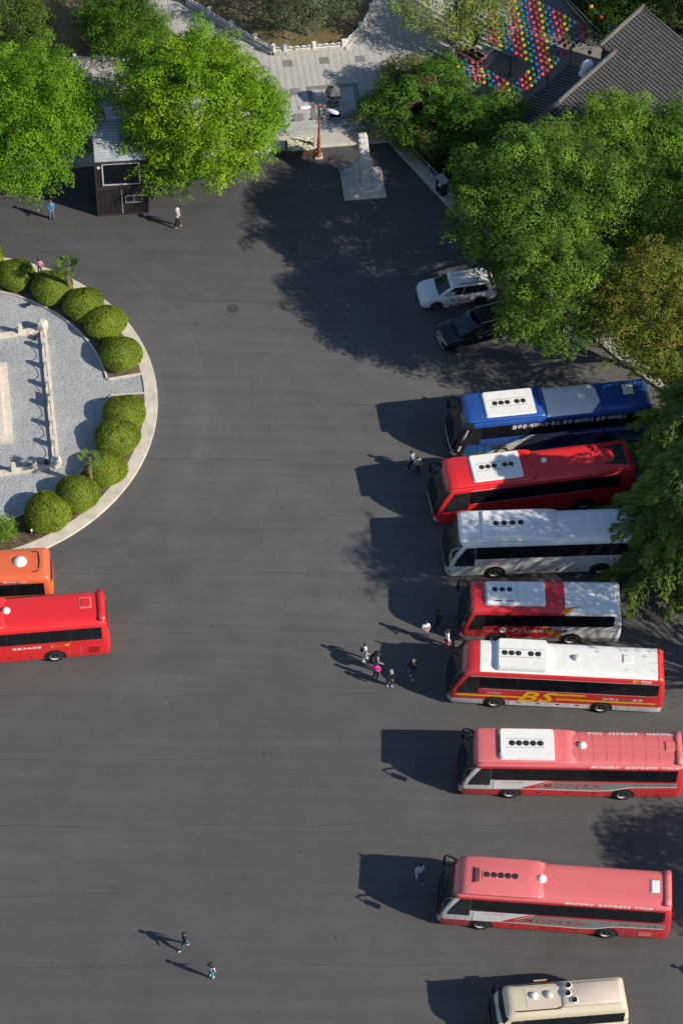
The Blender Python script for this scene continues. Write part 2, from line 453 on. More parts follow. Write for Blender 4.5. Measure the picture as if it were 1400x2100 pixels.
for k in range(4):
    bx, by = base4[k] * nr.uniform(.7, 1.2, (N, 2)).T[:, :, None].mean(2).mean() if False else base4[k]
    V[:, k, 0] = cx + sz * (bx * np.cos(th) - by * np.sin(th)) * nr.uniform(.7, 1.2, N)
    V[:, k, 1] = cy + sz * (bx * np.sin(th) + by * np.cos(th)) * nr.uniform(.7, 1.2, N)
    V[:, k, 2] = .068
V[:, 4, 0] = cx; V[:, 4, 1] = cy; V[:, 4, 2] = .068 + sz * .9
q4 = np.array([[0, 1, 4, 4], [1, 2, 4, 4], [2, 3, 4, 4], [3, 0, 4, 4]])
F = []
mi = nr.integers(0, 3, N)
mb = MB()
vl = V.reshape(-1, 3).tolist()
mb.v = [tuple(p) for p in vl]
for i in range(N):
    o = i * 5; mm = int(mi[i])
    mb.f += [(o, o + 1, o + 4), (o + 1, o + 2, o + 4), (o + 2, o + 3, o + 4), (o + 3, o, o + 4)]
    mb.m += [mm] * 4; mb.s += [False] * 4
stuff(tag(mb.build('gravel', m_peb, loc=IC), 'loose grey gravel spread inside the round planted island', 'gravel'))
for nm, a0, a1 in (('planting_bed', R(15.2), R(125)), ('planting_bed', R(-125), R(6.8))):
    bed = struct(annulus(9.86, 11.93, a0, a1, 0.02, .15, 40).build(nm, m_soil, loc=IC))
    n = 60
    for i in range(n):                                         # edging stones
        b0 = a0 + (a1 - a0) * (i + .03) / n; b1 = a0 + (a1 - a0) * (i + .97) / n
        annulus(9.74, 9.85, b0, b1, .02, .19, 2).build('edging_stone', m_stone, bed)
    e = a0 if a0 > 0 else a1
    MB().box(9.86, 11.92, -.05, .05, .02, .19, T=Matrix.Rotation(e + (-.006 if a0 > 0 else .006), 4, 'Z')).build('edging_stone', m_stone, bed)

# ---- ground, low wall and railing on the wooded side
struct(MB().prism([p[:2] for p in ((3.07, 31.54, 0.00), (8.10, 24.56, 0.00), (17.13, 13.44, 0.00), (21.49, 9.28, 0.00), (25.53, 6.71, 0.00), (41.76, 7.37, 0.00), (45.46, 35.42, 0.00), (15.63, 34.07, 0.00), (4.77, 32.41, -0.00))], 0, .10).build('wooded_ground', m_dark_soil))
def ribbon(pts, wl, z1, name, mat):
    """wall of coping blocks following a polyline; wl = width to the left of travel"""
    o = None
    for i in range(len(pts) - 1):
        a, b = Vector(pts[i][:2]), Vector(pts[i + 1][:2]); L = (b - a).length; d = (b - a) / L; nn = Vector((-d.y, d.x)) * wl
        n = max(1, round(L / 1.5))
        for k in range(n):
            p, q_ = a + d * (L * k / n + .008), a + d * (L * (k + 1) / n - .008)
            mb_ = MB().prism([tuple(t) for t in (p, q_, q_ + nn, p + nn)], 0, z1)
            if o is None:
                o = tag(mb_.build(name, mat), 'low concrete border wall along the edge of the wooded slope', 'wall')
            else: mb_.build('coping_block', mat, o)
    return o
RW = [(2.42, 31.38, 0.00), (7.55, 23.87, 0.00), (12.27, 18.30, 0.00), (16.86, 12.90, 0.00), (21.45, 8.49, 0.00)]
ribbon(RW, .78, .16, 'border_wall', m_conc)
def railing(pts, z0, label):
    f = thing('railing', label, 'railing', (pts[0][0], pts[0][1], z0))
    b0 = Vector((pts[0][0], pts[0][1]))
    for i in range(len(pts) - 1):
        a, b = Vector(pts[i][:2]) - b0, Vector(pts[i + 1][:2]) - b0; L = (b - a).length; n = round(L / 1.9)
        for k in range(n + (1 if i == len(pts) - 2 else 0)):
            p = a + (b - a) * (k / n)
            MB().tube([(p.x, p.y, 0), (p.x, p.y, 1.0)], .028, 8).build('post', m_steel, f)
        for z in (.35, .68, 1.0):
            MB().tube([(a.x, a.y, z), (b.x, b.y, z)], .026 if z == 1.0 else .018, 8).build('rail', m_steel, f)
railing([(3.04, 31.19, 0.16), (7.99, 24.13, 0.16), (12.51, 18.58, 0.16), (17.05, 13.29, 0.16)], .16, 'galvanised tube railing on the low wall beside the trees')

# ================================================================ LETTERING (text turned into flat meshes, all at once)
TEXT = {}
def want_text(key, body, shear=0., bold=0., spacing=1.):
    cu = bpy.data.curves.new('t', 'FONT'); cu.body = body; cu.size = 1.0; cu.shear = shear; cu.offset = bold
    cu.space_character = spacing; cu.resolution_u = 2; cu.align_x = 'LEFT'
    o = bpy.data.objects.new('t', cu); COL.objects.link(o); TEXT[key] = o
def bake_text():
    bpy.context.view_layer.update(); dg = bpy.context.evaluated_depsgraph_get()
    for k, o in list(TEXT.items()):
        me = bpy.data.meshes.new_from_object(o.evaluated_get(dg))
        v = [tuple(p.co[:2]) for p in me.vertices]; f = [tuple(p.vertices) for p in me.polygons]
        xs = [p[0] for p in v]; ys = [p[1] for p in v]
        x0, y0 = min(xs), min(ys); w_, h_ = max(xs) - x0, max(ys) - y0
        TEXT[k] = ([((p[0] - x0) / w_, (p[1] - y0) / h_) for p in v], f, w_ / h_)
        cu = o.data; bpy.data.objects.remove(o); bpy.data.curves.remove(cu); bpy.data.meshes.remove(me)
for k, b, sh, bo, sp in (
    ('blue1', '블루원·캐리비안·통도·롯데·워터파크 운행·에버랜드', .1, .02, 1.1), ('blue2', 'www.saepusan.co.kr', .25, .012, 1.15),
    ('blue3', 'SAEPUSAN TRAVEL SERVICE', .2, .01, 1.1), ('blue4', '(주) 새부산관광', .2, .01, 1.0), ('blue5', '1588-0808', .1, .01, 1.1),
    ('daegu', '대구은행', 0, .015, 1.3), ('dphone', '053-255-5200', 0, .01, 1.0),
    ('prince', '-Prince', 0, .02, 1.05), ('ptour', 'Tour', 0, .02, 1.05), ('pe', 'e', .1, .02, 1.), ('pphone', '051-852-0086', 0, .01, 1.1),
    ('bsB', 'B', .35, .018, 1.), ('bsS', 'S', .35, .025, 1.), ('bsx', 'EXPRESS TOUR', .25, .012, 1.1), ('bsk1', '비에스', .2, .02, 1.1), ('bsk2', '고속', .2, .02, 1.1), ('bsk3', '관광', .2, .02, 1.1),
    ('bst1', 'BS', .3, .03, 1.), ('bst2', 'TOUR', .3, .02, 1.), ('bsph', '051-583-1666\n051-583-1666', 0, .01, 1.1),
    ('mod', 'MODERN', .35, .006, 1.35), ('met1', 'MODERN', .15, .02, 1.15), ('met2', 'EXPRESS', .15, .02, 1.15), ('met3', 'TOUR', .15, .02, 1.15),
    ('mk1', '모던', .1, .012, 1.7), ('mk2', '고속', .1, .012, 1.7), ('mk3', '관광', .1, .012, 1.7), ('mph', '본사: 051-581-8882', 0, .008, 1.1),
    ('lk', '명품고속관광', 0, .025, 1.0), ('le1', 'Express tour', .1, .02, 1.), ('lE', 'E', .0, .03, 1.), ('or1', '명품고속관광 | 051-583', 0, .012, 1.),
    ('car', '부산택시관광', .25, .03, 1.05), ('car2', '오복정보산업', .1, .01, 1.0), ('kiosk', '출입금지', 0, .01, 1.)):
    want_text(k, b, sh, bo, sp)
bake_text()

# ================================================================ BUSES
def glass_material(name, col, rough=.06):
    s = NT(name); s.base(s.ramp(s.noise(1.4, 3), [(.3, tuple(c * .7 for c in col)), (.7, tuple(c * 1.4 for c in col))]))
    s.set(Roughness=rough); s.b.inputs['Specular IOR Level'].default_value = .5
    return s.m
m_glass = glass_material('tinted_glass', (.020, .021, .024), .25)
m_glass2 = glass_material('tinted_pane', (.008, .010, .013), .05)
m_wind = glass_material('windscreen_glass', (.012, .02, .024), .04)
m_trim = M('black_trim', (.018, .018, .02), .4, var=.1)
m_tyre = M('tyre_rubber', (.02, .02, .02), .85, var=.2, scale=6)
m_rim = M('wheel_steel', (.62, .62, .60), .4, metal=.25, var=.2, scale=6)
m_rimd = M('wheel_dark', (.09, .09, .09), .5, metal=.5, var=.2)
m_lamp = M('headlamp', (.6, .63, .65), .12, var=.05, spec=.8, coat=.8)
m_red_l = M('tail_lamp', (.45, .015, .01), .2, var=.05, coat=.6)
m_amber = M('amber_lamp', (.75, .25, .02), .25, var=.05)
m_ac = M('ac_white', (.80, .79, .75), .4, var=.06, scale=2.5, coat=.1)
m_dome = M('vent_dome_white', (.82, .82, .80), .35, var=.04, coat=.3)
m_fan = M('fan_black', (.012, .012, .012), .6, var=.1)
m_grey = M('panel_grey', (.28, .28, .27), .5, var=.1)

def lerp_tab(tab, z):
    if z <= tab[0][0]: return tab[0][1]
    for (a, b), (c, d) in zip(tab, tab[1:]):
        if z <= c: return b + (d - b) * (z - a) / (c - a) if c > a else d
    return tab[-1][1]
_wheel = {}
def wheel_meshes(r, wdt):
    k = (r, wdt)
    if k in _wheel: return _wheel[k]
    T = Matrix.Rotation(R(90), 4, 'X')                         # axis along y; outer face towards -y
    ty = MB().lathe([(r * .56, -wdt / 2), (r * .9, -wdt / 2), (r, -wdt / 2 + .05), (r, wdt / 2 - .05), (r * .9, wdt / 2), (r * .56, wdt / 2 - .01)], 28, T, cap=False).mesh('tyre', m_tyre)
    ri = MB().lathe([(r * .57, wdt / 2 - .012), (r * .53, wdt / 2 - .02), (r * .46, wdt / 2 - .07), (r * .3, wdt / 2 - .12), (r * .24, wdt / 2 - .10)], 24, T, cap=False).mesh('rim', m_rim)
    hub = MB()
    hub.lathe([(r * .57, -wdt / 2 + .02), (r * .25, wdt / 2 - .1), (r * .22, wdt / 2 - .03), (r * .12, wdt / 2 - .01)], 16, T)
    for i in range(8):
        a = 2 * math.pi * i / 8
        hub.ball((r * .38 * math.cos(a), -(wdt / 2 - .088), r * .38 * math.sin(a)), .035, 6, 4)
    _wheel[k] = (hub.mesh('wheel', m_rimd), ty, ri); return _wheel[k]
def add_wheel(parent, x, y, r=.5, wdt=.3):
    h, t, ri = wheel_meshes(r, wdt)
    w_ = place('wheel', h, parent, (x, y, r), 0 if y < 0 else math.pi)
    place('tyre', t, w_); place('rim', ri, w_)

class Bus:
    def __init__(s, name, label, anchor, ax, ay, az, yaw, paint_mat, L=12., W=2.5, H=3.4, rake=1., wb=1.52, wt=.46, group='tour coaches in the car park'):
        s.L, s.W, s.H, s.mat = L, W, H, paint_mat
        c, sn = math.cos(yaw), math.sin(yaw)
        s.t = thing(name, label, 'bus', (anchor[0] - (c * ax - sn * ay), anchor[1] - (sn * ax + c * ay), 0), yaw, group)
        s.zb, s.zt = H - wb, H - wt
        h = W / 2
        s.sec = [(h - .03, .28), (h, .36), (h, 1.0), (h, 1.45), (h - .005, s.zb), (h - .05, s.zt), (h - .085, H - .30), (h - .15, H - .16), (h - .28, H - .06), (h - .5, H - .012), (h - .8, H)]
        k = rake
        s.fx = [(.28, .12), (.6, 0.), (1.15, .0), (1.6, .07 * k), (H - .9, .42 * k), (H - .45, .70 * k), (H - .16, 1.0 * k), (H - .05, 1.15 * k), (H, 1.45 * k)]
        s.rx = [(.28, .10), (.7, 0.), (1.6, .03), (H - .5, .12), (H - .16, .24), (H, .5)]
        s.body()
    def half_w(s, z):
        return lerp_tab([(b, a) for a, b in s.sec], z)
    def front_pt(s, u, z, off=0.):
        """u in -1..1 across the nose (near side -1)"""
        tab = [(0, 0, .0), (.55, .0, .62), (.78, .04, .84), (.92, .14, .95), (1.0, .34, 1.0)]
        a = abs(u)
        for (u0, x0, y0), (u1, x1, y1) in zip(tab, tab[1:]):
            if a <= u1:
                t = (a - u0) / (u1 - u0); dx = x0 + (x1 - x0) * t; yy = y0 + (y1 - y0) * t; break
        hw = s.half_w(z) + off
        return (lerp_tab(s.fx, z) + dx - off * (1.2 - a * .9), math.copysign(yy * hw, u), z)
    def ring(s, xf, ys):
        pts = [(xf(z), -y * ys, z) for y, z in s.sec]
        return pts + [(p[0], -p[1], p[2]) for p in pts[::-1]]
    def body(s):
        mb = MB(); L = s.L
        fx = lambda d: (lambda z: lerp_tab(s.fx, z) + d); rx = lambda d: (lambda z: L - lerp_tab(s.rx, z) - d)
        rings = [s.ring(fx(0), .62), s.ring(fx(.04), .84), s.ring(fx(.14), .95), s.ring(fx(.34), 1.)]
        x0 = 2.3
        n = 8
        for i in range(n + 1): rings.append(s.ring(lambda z, i=i: x0 + (L - 1.2 - x0) * i / n, 1.))
        rings += [s.ring(rx(.3), 1.), s.ring(rx(.1), .975), s.ring(rx(.02), .93), s.ring(rx(0), .84)]
        mb.loft(rings, False, 0, True)
        m = len(s.sec); tot = len(rings)
        for b, flip in ((0, False), ((tot - 1) * 2 * m, True)):  # noses closed with horizontal strips
            fs = []
            for i in range(m - 1):
                q_ = (b + i, b + 2 * m - 1 - i, b + 2 * m - 2 - i, b + i + 1)
                fs.append(q_[::-1] if not flip else q_)
            mb.f += fs; mb.m += [0] * len(fs); mb.s += [True] * len(fs)
        s.b = mb.build('body', s.mat, s.t)
    def side(s, x, z, off=.006, y=-1): return (x, y * (s.half_w(z) + off), z)
    def side_poly(s, name, pts, mat, off=.006, parent=None, far=False):
        """flat shape on the near side given as (x, z)"""
        zs = sorted(set([p[1] for p in pts]))
        v = [s.side(x, z, off, 1 if far else -1) for x, z in pts]
        a = sum(pts[i][0] * pts[(i + 1) % len(pts)][1] - pts[(i + 1) % len(pts)][0] * pts[i][1] for i in range(len(pts)))
        f = tuple(range(len(v)))
        if (a < 0) != far: f = f[::-1]
        return MB().add(v, [f]).build(name, mat, parent or s.t)
    def text(s, key, x0, z0, h, mat, off=.009, width=None, name='lettering'):
        v, f, asp = TEXT[key]; w_ = width or h * asp
        return MB().add([s.side(x0 + p[0] * w_, z0 + p[1] * h, off) for p in v], f).build(name, mat, s.t)
    def roof_text(s, key, x0, y0, h, mat, flip=False, width=None):
        v, f, asp = TEXT[key]; w_ = width or h * asp
        g_ = -1 if flip else 1
        return MB().add([(x0 + g_ * p[0] * w_, y0 + g_ * p[1] * h, s.H + .006) for p in v], f).build('lettering', mat, s.t)
    def stripe(s, name, x0, x1, z0, z1, mat, off=.006, n=6):
        v = []; 
        for z in (z0, (z0 + z1) / 2, z1):
            for i in range(2): v.append(s.side((x0, x1)[i], z, off))
        return MB().add(v, [(0, 1, 3, 2), (2, 3, 5, 4)]).build(name, mat, s.t)
    def roof_poly(s, name, pts, mat, off=.005):
        """flat shape (x, y) laid on the cambered roof, cut into strips that follow the camber"""
        tab = [(0, s.H)] + sorted((hh, z) for hh, z in s.sec if z >= s.H - .31)
        ys = sorted(set([-a for a, _ in tab] + [a for a, _ in tab]))
        def clip(poly, lim, sg):
            o = []
            for i in range(len(poly)):
                a, c = poly[i], poly[(i + 1) % len(poly)]
                ia, ic = sg * (a[1] - lim) >= -1e-9, sg * (c[1] - lim) >= -1e-9
                if ia: o.append(a)
                if ia != ic:
                    t = (lim - a[1]) / (c[1] - a[1]); o.append((a[0] + (c[0] - a[0]) * t, lim))
            return o
        n = len(pts); ar = sum(pts[i][0] * pts[(i + 1) % n][1] - pts[(i + 1) % n][0] * pts[i][1] for i in range(n))
        if ar < 0: pts = pts[::-1]
        mb = MB()
        for y0, y1 in zip(ys, ys[1:]):
            q_ = clip(pts, y0, 1)
            if len(q_) > 2: q_ = clip(q_, y1, -1)
            if len(q_) > 2: mb.add([(x, y, lerp_tab(tab, abs(y)) + off) for x, y in q_], [tuple(range(len(q_)))])
        return mb.build(name, mat, s.t)
    def windscreen(s, z0=1.12, z1=None, umax=.93, mat=None):
        z1 = z1 or s.H - .36
        us = [-umax, -.92, -.78, -.55, 0, .55, .78, .92, umax]; zs = sorted(set([z0, z1] + [q_[0] for q_ in s.fx if z0 < q_[0] < z1] + [q_[1] for q_ in s.sec if z0 < q_[1] < z1])); nz = len(zs)
        v = [s.front_pt(u, z, .016) for z in zs for u in us]; nu = len(us)
        f = [(j * nu + i + 1, j * nu + i, (j + 1) * nu + i, (j + 1) * nu + i + 1) for j in range(nz - 1) for i in range(nu - 1)]
        o = MB().add(v, f, 0, True).build('windscreen', mat or m_wind, s.t)
        for u0, u1 in ((-.75, -.05), (.05, .72)):               # wipers
            MB().tube([s.front_pt(u0, z0 + .06, .035), s.front_pt((u0 + u1) / 2, z0 + .16, .04), s.front_pt(u1, z0 + .2, .035)], .018, 5).build('wiper', m_black, o)
        return o
    def front_patch(s, name, u0, u1, z0, z1, mat, off=.012, parent=None):
        us = [u0 + (u1 - u0) * i / 6 for i in range(7)]; off += .012; zs = [z0 + (z1 - z0) * i / 3 for i in range(4)]
        v = [s.front_pt(u, z, off) for z in zs for u in us]
        f = [(j * 7 + i + 1, j * 7 + i, (j + 1) * 7 + i, (j + 1) * 7 + i + 1) for j in range(3) for i in range(6)]
        return MB().add(v, f, 0, True).build(name, mat, parent or s.t)
    def rear_patch(s, name, y0, y1, z0, z1, mat, off=.012):
        zs = [z0 + (z1 - z0) * i / 4 for i in range(5)]
        v = [(s.L - lerp_tab(s.rx, z) + off, y, z) for z in zs for y in (y0, y1)]
        return MB().add(v, [(2 * i, 2 * i + 1, 2 * i + 3, 2 * i + 2) for i in range(4)], 0, True).build(name, mat, s.t)
    def windows(s, cuts, x_end=None, slant=0., driver=(.95, 1.95, .42), band_z=None, round_rear=0.):
        zb, zt = s.zb, s.zt
        x0 = cuts[0]; x1 = cuts[-1]
        for far in (False, True):
            b = s.side_poly('window_band', [(x0, zb), (x1 - slant, zb), (x1, zb + .12 if slant else zb), (x1, zt - .02), (x1 - .05, zt), (x0, zt)], m_glass, .007, far=far)
            for i in range(len(cuts) - 1):
                a, c = cuts[i] + .03, cuts[i + 1] - .03
                if i == len(cuts) - 2: pts = [(a, zb + .03), (c - slant - .02, zb + .03), (c, zb + .14), (c, zt - .05), (a, zt - .05)]
                else: pts = [(a, zb + .03), (c, zb + .03), (c, zt - .05), (a, zt - .05)]
                s.side_poly('window_pane', pts, m_glass2, .013, b, far)
            if driver:
                d1, dz = x0 - .02, driver[2]
                A, B_, C_ = lerp_tab(s.fx, zb - dz) + .44, lerp_tab(s.fx, zb) + .44, lerp_tab(s.fx, zt) + .46; sg = 1 if far else -1
                v = [s.side(x, z, .009, sg) for x, z in ((A, zb - dz), (d1, zb - dz), (B_, zb), (d1, zb), (C_, zt - .02), (d1, zt - .02))]
                MB().add(v, [(0, 1, 3, 2), (2, 3, 5, 4)]).build('driver_window' if not far else 'door_glass', m_glass, s.t)
    def lower(s, xf, xr, doors=None, handles=True):
        s.xf, s.xr = xf, xr
        for x in (xf, xr):
            for far in (False, True):
                pts = [(x + .64 * math.cos(t), max(.30, .50 + .64 * math.sin(t))) for t in [math.pi * (i / 14 * 1.16 - .08) for i in range(15)]]
                s.side_poly('wheel_arch', pts, m_trim, .012, far=far)
                add_wheel(s.t, x, (1 if far else -1) * (s.W / 2 - .115), .5)
        a, b = xf + .8, xr - .8
        n = doors or 4
        for i in range(n):                                       # luggage doors, 12 mm proud with open joints
            x0, x1 = a + (b - a) * i / n + .012, a + (b - a) * (i + 1) / n - .012
            v = []
            h = s.W / 2 + .010
            mb = MB().box(x0, x1, -h, -h + .03, .40, 1.18)
            d = mb.build('luggage_door', s.mat, s.t)
            if handles: MB().box((x0 + x1) / 2 - .1, (x0 + x1) / 2 + .1, -h - .012, -h - .002, .62, .70).build('handle', m_trim, d)
        # dark joint lines of the front and rear side panels
        for x in (xf - .85, xf - 1.35, xr + .85, xr + 1.5):
            if .5 < x < s.L - .3: s.stripe('panel_joint', x, x + .018, .40, s.zb - .55, m_grey, .004)
        s.stripe('underbody_shade_strip', 1.0, s.L - .8, .285, .31, m_trim, .0)  # dark strip colours in the shade along the skirt's lower edge
    def lamps(s):
        for sg in (-1, 1):
            s.front_patch('headlight', *(sorted((sg * .70, sg * .93))), .62, .86, m_lamp, .016)
            s.front_patch('turn_signal', *(sorted((sg * .93, sg * .98))), .66, .84, m_amber, .016)
            s.rear_patch('tail_light', *(sorted((sg * (s.W / 2 * .80), sg * (s.W / 2 * .62)))), .75, 1.25, m_red_l, .02)
        s.front_patch('number_plate', -.22, .22, .48, .62, m_white, .018)
        s.rear_patch('rear_window', -s.W / 2 * .68, s.W / 2 * .68, s.zb + .1, s.zt - .1, m_glass, .012)
    def mirrors(s, near=True, far=True, drop=.85, reach=.55, color=None):
        for sg, on in ((-1, near), (1, far)):
            if not on: continue
            p0 = Vector(s.front_pt(sg * .93, s.H - .50, 0)); mb = MB()
            path = [p0, p0 + Vector((-.25, sg * .10, .10)), p0 + Vector((-reach, sg * .20, .06)), p0 + Vector((-reach - .08, sg * .24, -.18)), p0 + Vector((-reach - .06, sg * .24, -.35))]
            mb.tube(path, [.05, .05, .045, .04, .035], 7)
            a = mb.build('mirror_arm', color or m_black, s.t)
            q_ = path[-1]
            MB().cbox(q_.x - .07, q_.x + .06, q_.y - .13, q_.y + .13, q_.z - .48, q_.z + .05, .03).build('mirror_head', color or m_black, a)
    def ac(s, x0, x1, w, fans, mat=None, hgt=.2, slots=False, fan_r=.15, fy=.0, rows=True):
        mat = mat or m_ac; z = s.H - .005; h = w / 2
        def rr(x0, x1, h, z, r):
            pts = []
            for cx, cy, a0 in ((x1 - r, h - r, 0), (x0 + r, h - r, 90), (x0 + r, -h + r, 180), (x1 - r, -h + r, 270)):
                for k in range(4): a = R(a0 + 30 * k); pts.append((cx + r * math.cos(a), cy + r * math.sin(a), z))
            return pts
        u = MB().loft([rr(x0, x1, h, z, .12), rr(x0 + .06, x1 - .03, h - .02, z + hgt * .6, .12), rr(x0 + .14, x1 - .05, h - .06, z + hgt, .12)], True, 0, False).build('air_conditioner', mat, s.t)
        zt = z + hgt
        for fxx in fans:
            f = MB()
            f.lathe([(fan_r, 0), (fan_r, .012), (fan_r * .97, .016)], 18)
            for k in range(6):
                a = 2 * math.pi * k / 6
                T = Matrix.Rotation(a, 4, 'Z')
                f.box(.03, fan_r * .95, -.02, .035, .017, .021, 1, T)
            f.lathe([(.04, .015), (.03, .03)], 8, mat=1)
            f.build('fan', [m_fan, M('fan_blade', (.035, .035, .035), .5, var=.1)], u, ((x0 + x1) / 2 * 0 + fxx, fy, zt))
        if rows:
            mb = MB()
            for sy in (-1, 1):
                a, b = min(fans) - .3, max(fans) + .3
                n = int((b - a) / .16)
                for i in range(n): mb.box(a + .16 * i, a + .16 * i + .11, fy + sy * .27 - .012, fy + sy * .27 + .012, zt - .002, zt + .006)
            stuff(mb.build('vent_slots', m_fan, u))
        if slots:
            mb = MB()
            for i in range(12): mb.box(x0 + .02, x0 + .11, -.55 + i * .1, -.5 + i * .1, z + hgt * .55, z + hgt * .75)
            stuff(mb.build('grille', m_fan, u))
        return u
    def dome(s, x, y, r=.17, mat=None, z=None):
        z = z if z is not None else s.H
        return MB().lathe([(r * 1.08, -.02), (r * 1.08, .03), (r, .07), (r * .82, .14), (r * .5, .19), (.02, .205)], 18).build('roof_vent', mat or m_dome, s.t, (x, y, z))
    def hatch(s, x, y, sx, sy, mat, frame=None):
        h = MB().cbox(x - sx / 2, x + sx / 2, y - sy / 2, y + sy / 2, s.H - .01, s.H + .07, .04).build('roof_hatch', mat, s.t)
        if frame: MB().cbox(x - sx / 2 - .06, x + sx / 2 + .06, y - sy / 2 - .06, y + sy / 2 + .06, s.H - .01, s.H + .03, .01).build('hatch_frame', frame, h)
    def fairing(s, x0, x1, w, hgt, mat, tail=.5, name='roof_fairing', nose=.5):
        h = w / 2; z = s.H - .03
        def rg(x, k, ww):
            return [(x, -h * ww, z), (x, -h * ww + .03, z + hgt * k * .5), (x, -h * ww + .14, z + hgt * k), (x, 0, z + hgt * k * 1.06), (x, h * ww - .14, z + hgt * k), (x, h * ww - .03, z + hgt * k * .5), (x, h * ww, z)]
        return MB().loft([rg(x0, .05, .9), rg(x0 + nose * .5, .6, .98), rg(x0 + nose, 1, 1), rg(x1 - tail, 1, 1), rg(x1 - tail * .4, .7, .98), rg(x1, .05, .9)], True, 0, True).build(name, mat, s.t)
    def spoiler(s, mat, w=2.1):
        h = w / 2; x = s.L - .42; z = s.H
        MB().loft([[(x + dx, y, z + dz) for dx, dz in ((-.18, -.04), (-.1, .10), (.18, .06), (.26, -.14))] for y in (-h, -h * .6, 0, h * .6, h)], True, 0, True).build('rear_spoiler', mat, s.t)

# ---------------------------------------------------------------- liveries
RED = (.72, .022, .026); RED2 = (.62, .017, .028); FADED = (.70, .145, .15); YEL = (.75, .52, .01); PWHITE = (.78, .79, .78); BLUE = (.012, .075, .33)
m_let_w = M('letter_white', (.80, .80, .80), .4, var=0)
m_let_r = M('letter_red', (.50, .02, .03), .4, var=0)
m_let_y = M('letter_yellow', YEL, .4, var=.05)
m_let_n = M('letter_navy', (.015, .03, .14), .4, var=0)
m_let_g = M('letter_grey', (.22, .24, .22), .4, var=0)
m_let_o = M('letter_orange', (.75, .26, .01), .4, var=0)
m_let_p = M('letter_purple', (.19, .03, .12), .4, var=0)
m_silver = paint('silver_panel', (.52, .53, .53), [], dirt=.05)
m_gpan = paint('grey_panel', (.24, .25, .245), [], dirt=.05)
m_pw = paint('white_bus_paint', PWHITE, [], dirt=.10)
m_pr = paint('red_bus_paint', RED, [], dirt=.02)
m_pb = paint('blue_bus_paint', BLUE, [], dirt=.05)
m_mod = paint('faded_red_paint', FADED, [], dirt=.10, rough=.5, coat=.1)

# 1 blue coach
mp = paint('blue_coach_paint', BLUE, [(((0, 0, 1, 1.45), (-.55, 0, -1, -2.0 - .2)), (.02, .05, .16)), (((0, 0, 1, .75),), (.01, .16, .19)), (((1, 0, -.25, .55),), (.012, .012, .014))], dirt=.04)
b = Bus('blue_coach', 'blue coach with white lettering along its dark side windows', (15.80, 5.70, 0.50), 9.45, -1.25, .5, 0.1724, mp, L=12.4)
b.windscreen(); b.windows([1.75, 3.2, 4.7, 6.2, 7.7, 9.2, 10.6, 11.6], driver=(.95, 1.72, .42)); b.lower(3.1, 9.45, 4); b.lamps(); b.mirrors(near=False)
b.front_patch('bumper', -.99, .99, .36, .62, m_silver, .014); b.front_patch('front_panel', -.9, .9, .86, 1.1, m_pw, .010)
b.side_poly('window_pillar', [(.36, 1.0), (.50, 1.0), (1.0, b.zt - .1), (.90, b.zt - .1)], m_silver, .02)
b.fairing(.85, 5.75, 2.36, .15, m_pb, .5)
b.ac(2.0, 5.15, 1.98, (2.74, 3.12, 3.5, 4.08, 4.46), hgt=.25, fan_r=.165)
b.roof_poly('roof_panel', [(5.8, -1.12), (8.5, -1.12), (9.1, -.5), (9.0, .6), (8.7, 1.08), (5.8, 1.08)], m_pw)
b.dome(8.1, .15, .24); b.hatch(10.95, .25, .62, .8, m_ac, m_trim)
b.side_poly('livery_swoosh', [(2.2, .55), (3.3, .55), (6.0, 1.28), (7.2, b.zb - .05), (4.7, b.zb - .05)], m_silver, .0135)
b.side_poly('livery_wedge', [(5.4, .55), (7.4, .55), (8.4, b.zb - .05), (7.22, b.zb - .05)], m_let_n, .0140)
b.text('blue1', 3.65, b.zt - .42, .36, m_let_w, .018, width=7.0)
b.text('blue2', 6.5, b.zb - .42, .26, m_let_w, .018, width=2.75); b.text('blue3', 9.45, b.zb - .36, .2, M('letter_pale_blue', (.45, .55, .7), .4, var=0), .018, width=2.3)
b.text('blue4', 3.6, b.zb - .40, .30, m_let_n, .018, width=1.6); b.text('blue5', 5.3, b.zb - .3, .14, m_let_r, .018, width=.75); b.text('blue5', 4.2, b.zb - .62, .11, m_let_p, .018, width=.8)
for y in (-.55, .2): MB().cbox(-.07, .07, -.05, .05, 0, .05, .02).build('marker_light', m_amber, b.t, (.98, y * 1.6, b.H - .14))

# 2 red coach
b = Bus('red_coach', 'plain red coach with white roof cooling unit beside the blue coach', (14.41, 0.76, 0.50), 9.1, -1.25, .5, 0.1928, m_pr, L=12.2)
b.windscreen(); b.windows([2.05, 3.6, 5.2, 6.8, 8.4, 10, 11.2], driver=(.9, 1.85, .5), slant=.2); b.lower(2.9, 9.1, 4); b.lamps(); b.mirrors(near=False)
b.front_patch('bumper', -.99, .99, .36, .58, m_pr, .014); b.front_patch('front_panel', -.6, .6, .8, 1.1, m_silver, .010)
b.fairing(.75, 6.1, 2.38, .17, m_pr, .8, nose=.7)
b.ac(2.25, 5.35, 2.02, (2.97, 3.34, 3.71, 4.35, 4.72), hgt=.26, fan_r=.165)
b.dome(6.75, .15, .17); b.hatch(9.9, .05, .62, .62, m_pr)
b.roof_poly('roof_stripe', [(10.9, -.45), (10.1, -.62), (10.8, -.72), (11.6, -.85), (11.6, .85), (10.8, .66), (10.0, .72), (10.6, .52), (10.9, .4)], m_trim, .006)
b.stripe('chrome_line', 2.3, 9.6, b.zb - .06, b.zb - .03, m_silver); b.stripe('chrome_line', 2.2, 3.9, b.zt + .06, b.zt + .09, m_silver)
MB().tube([b.front_pt(u, b.H - .12, .03) for u in (-.5, -.25, 0, .25, .5)], .02, 5).build('chrome_strip', m_silver, b.t)

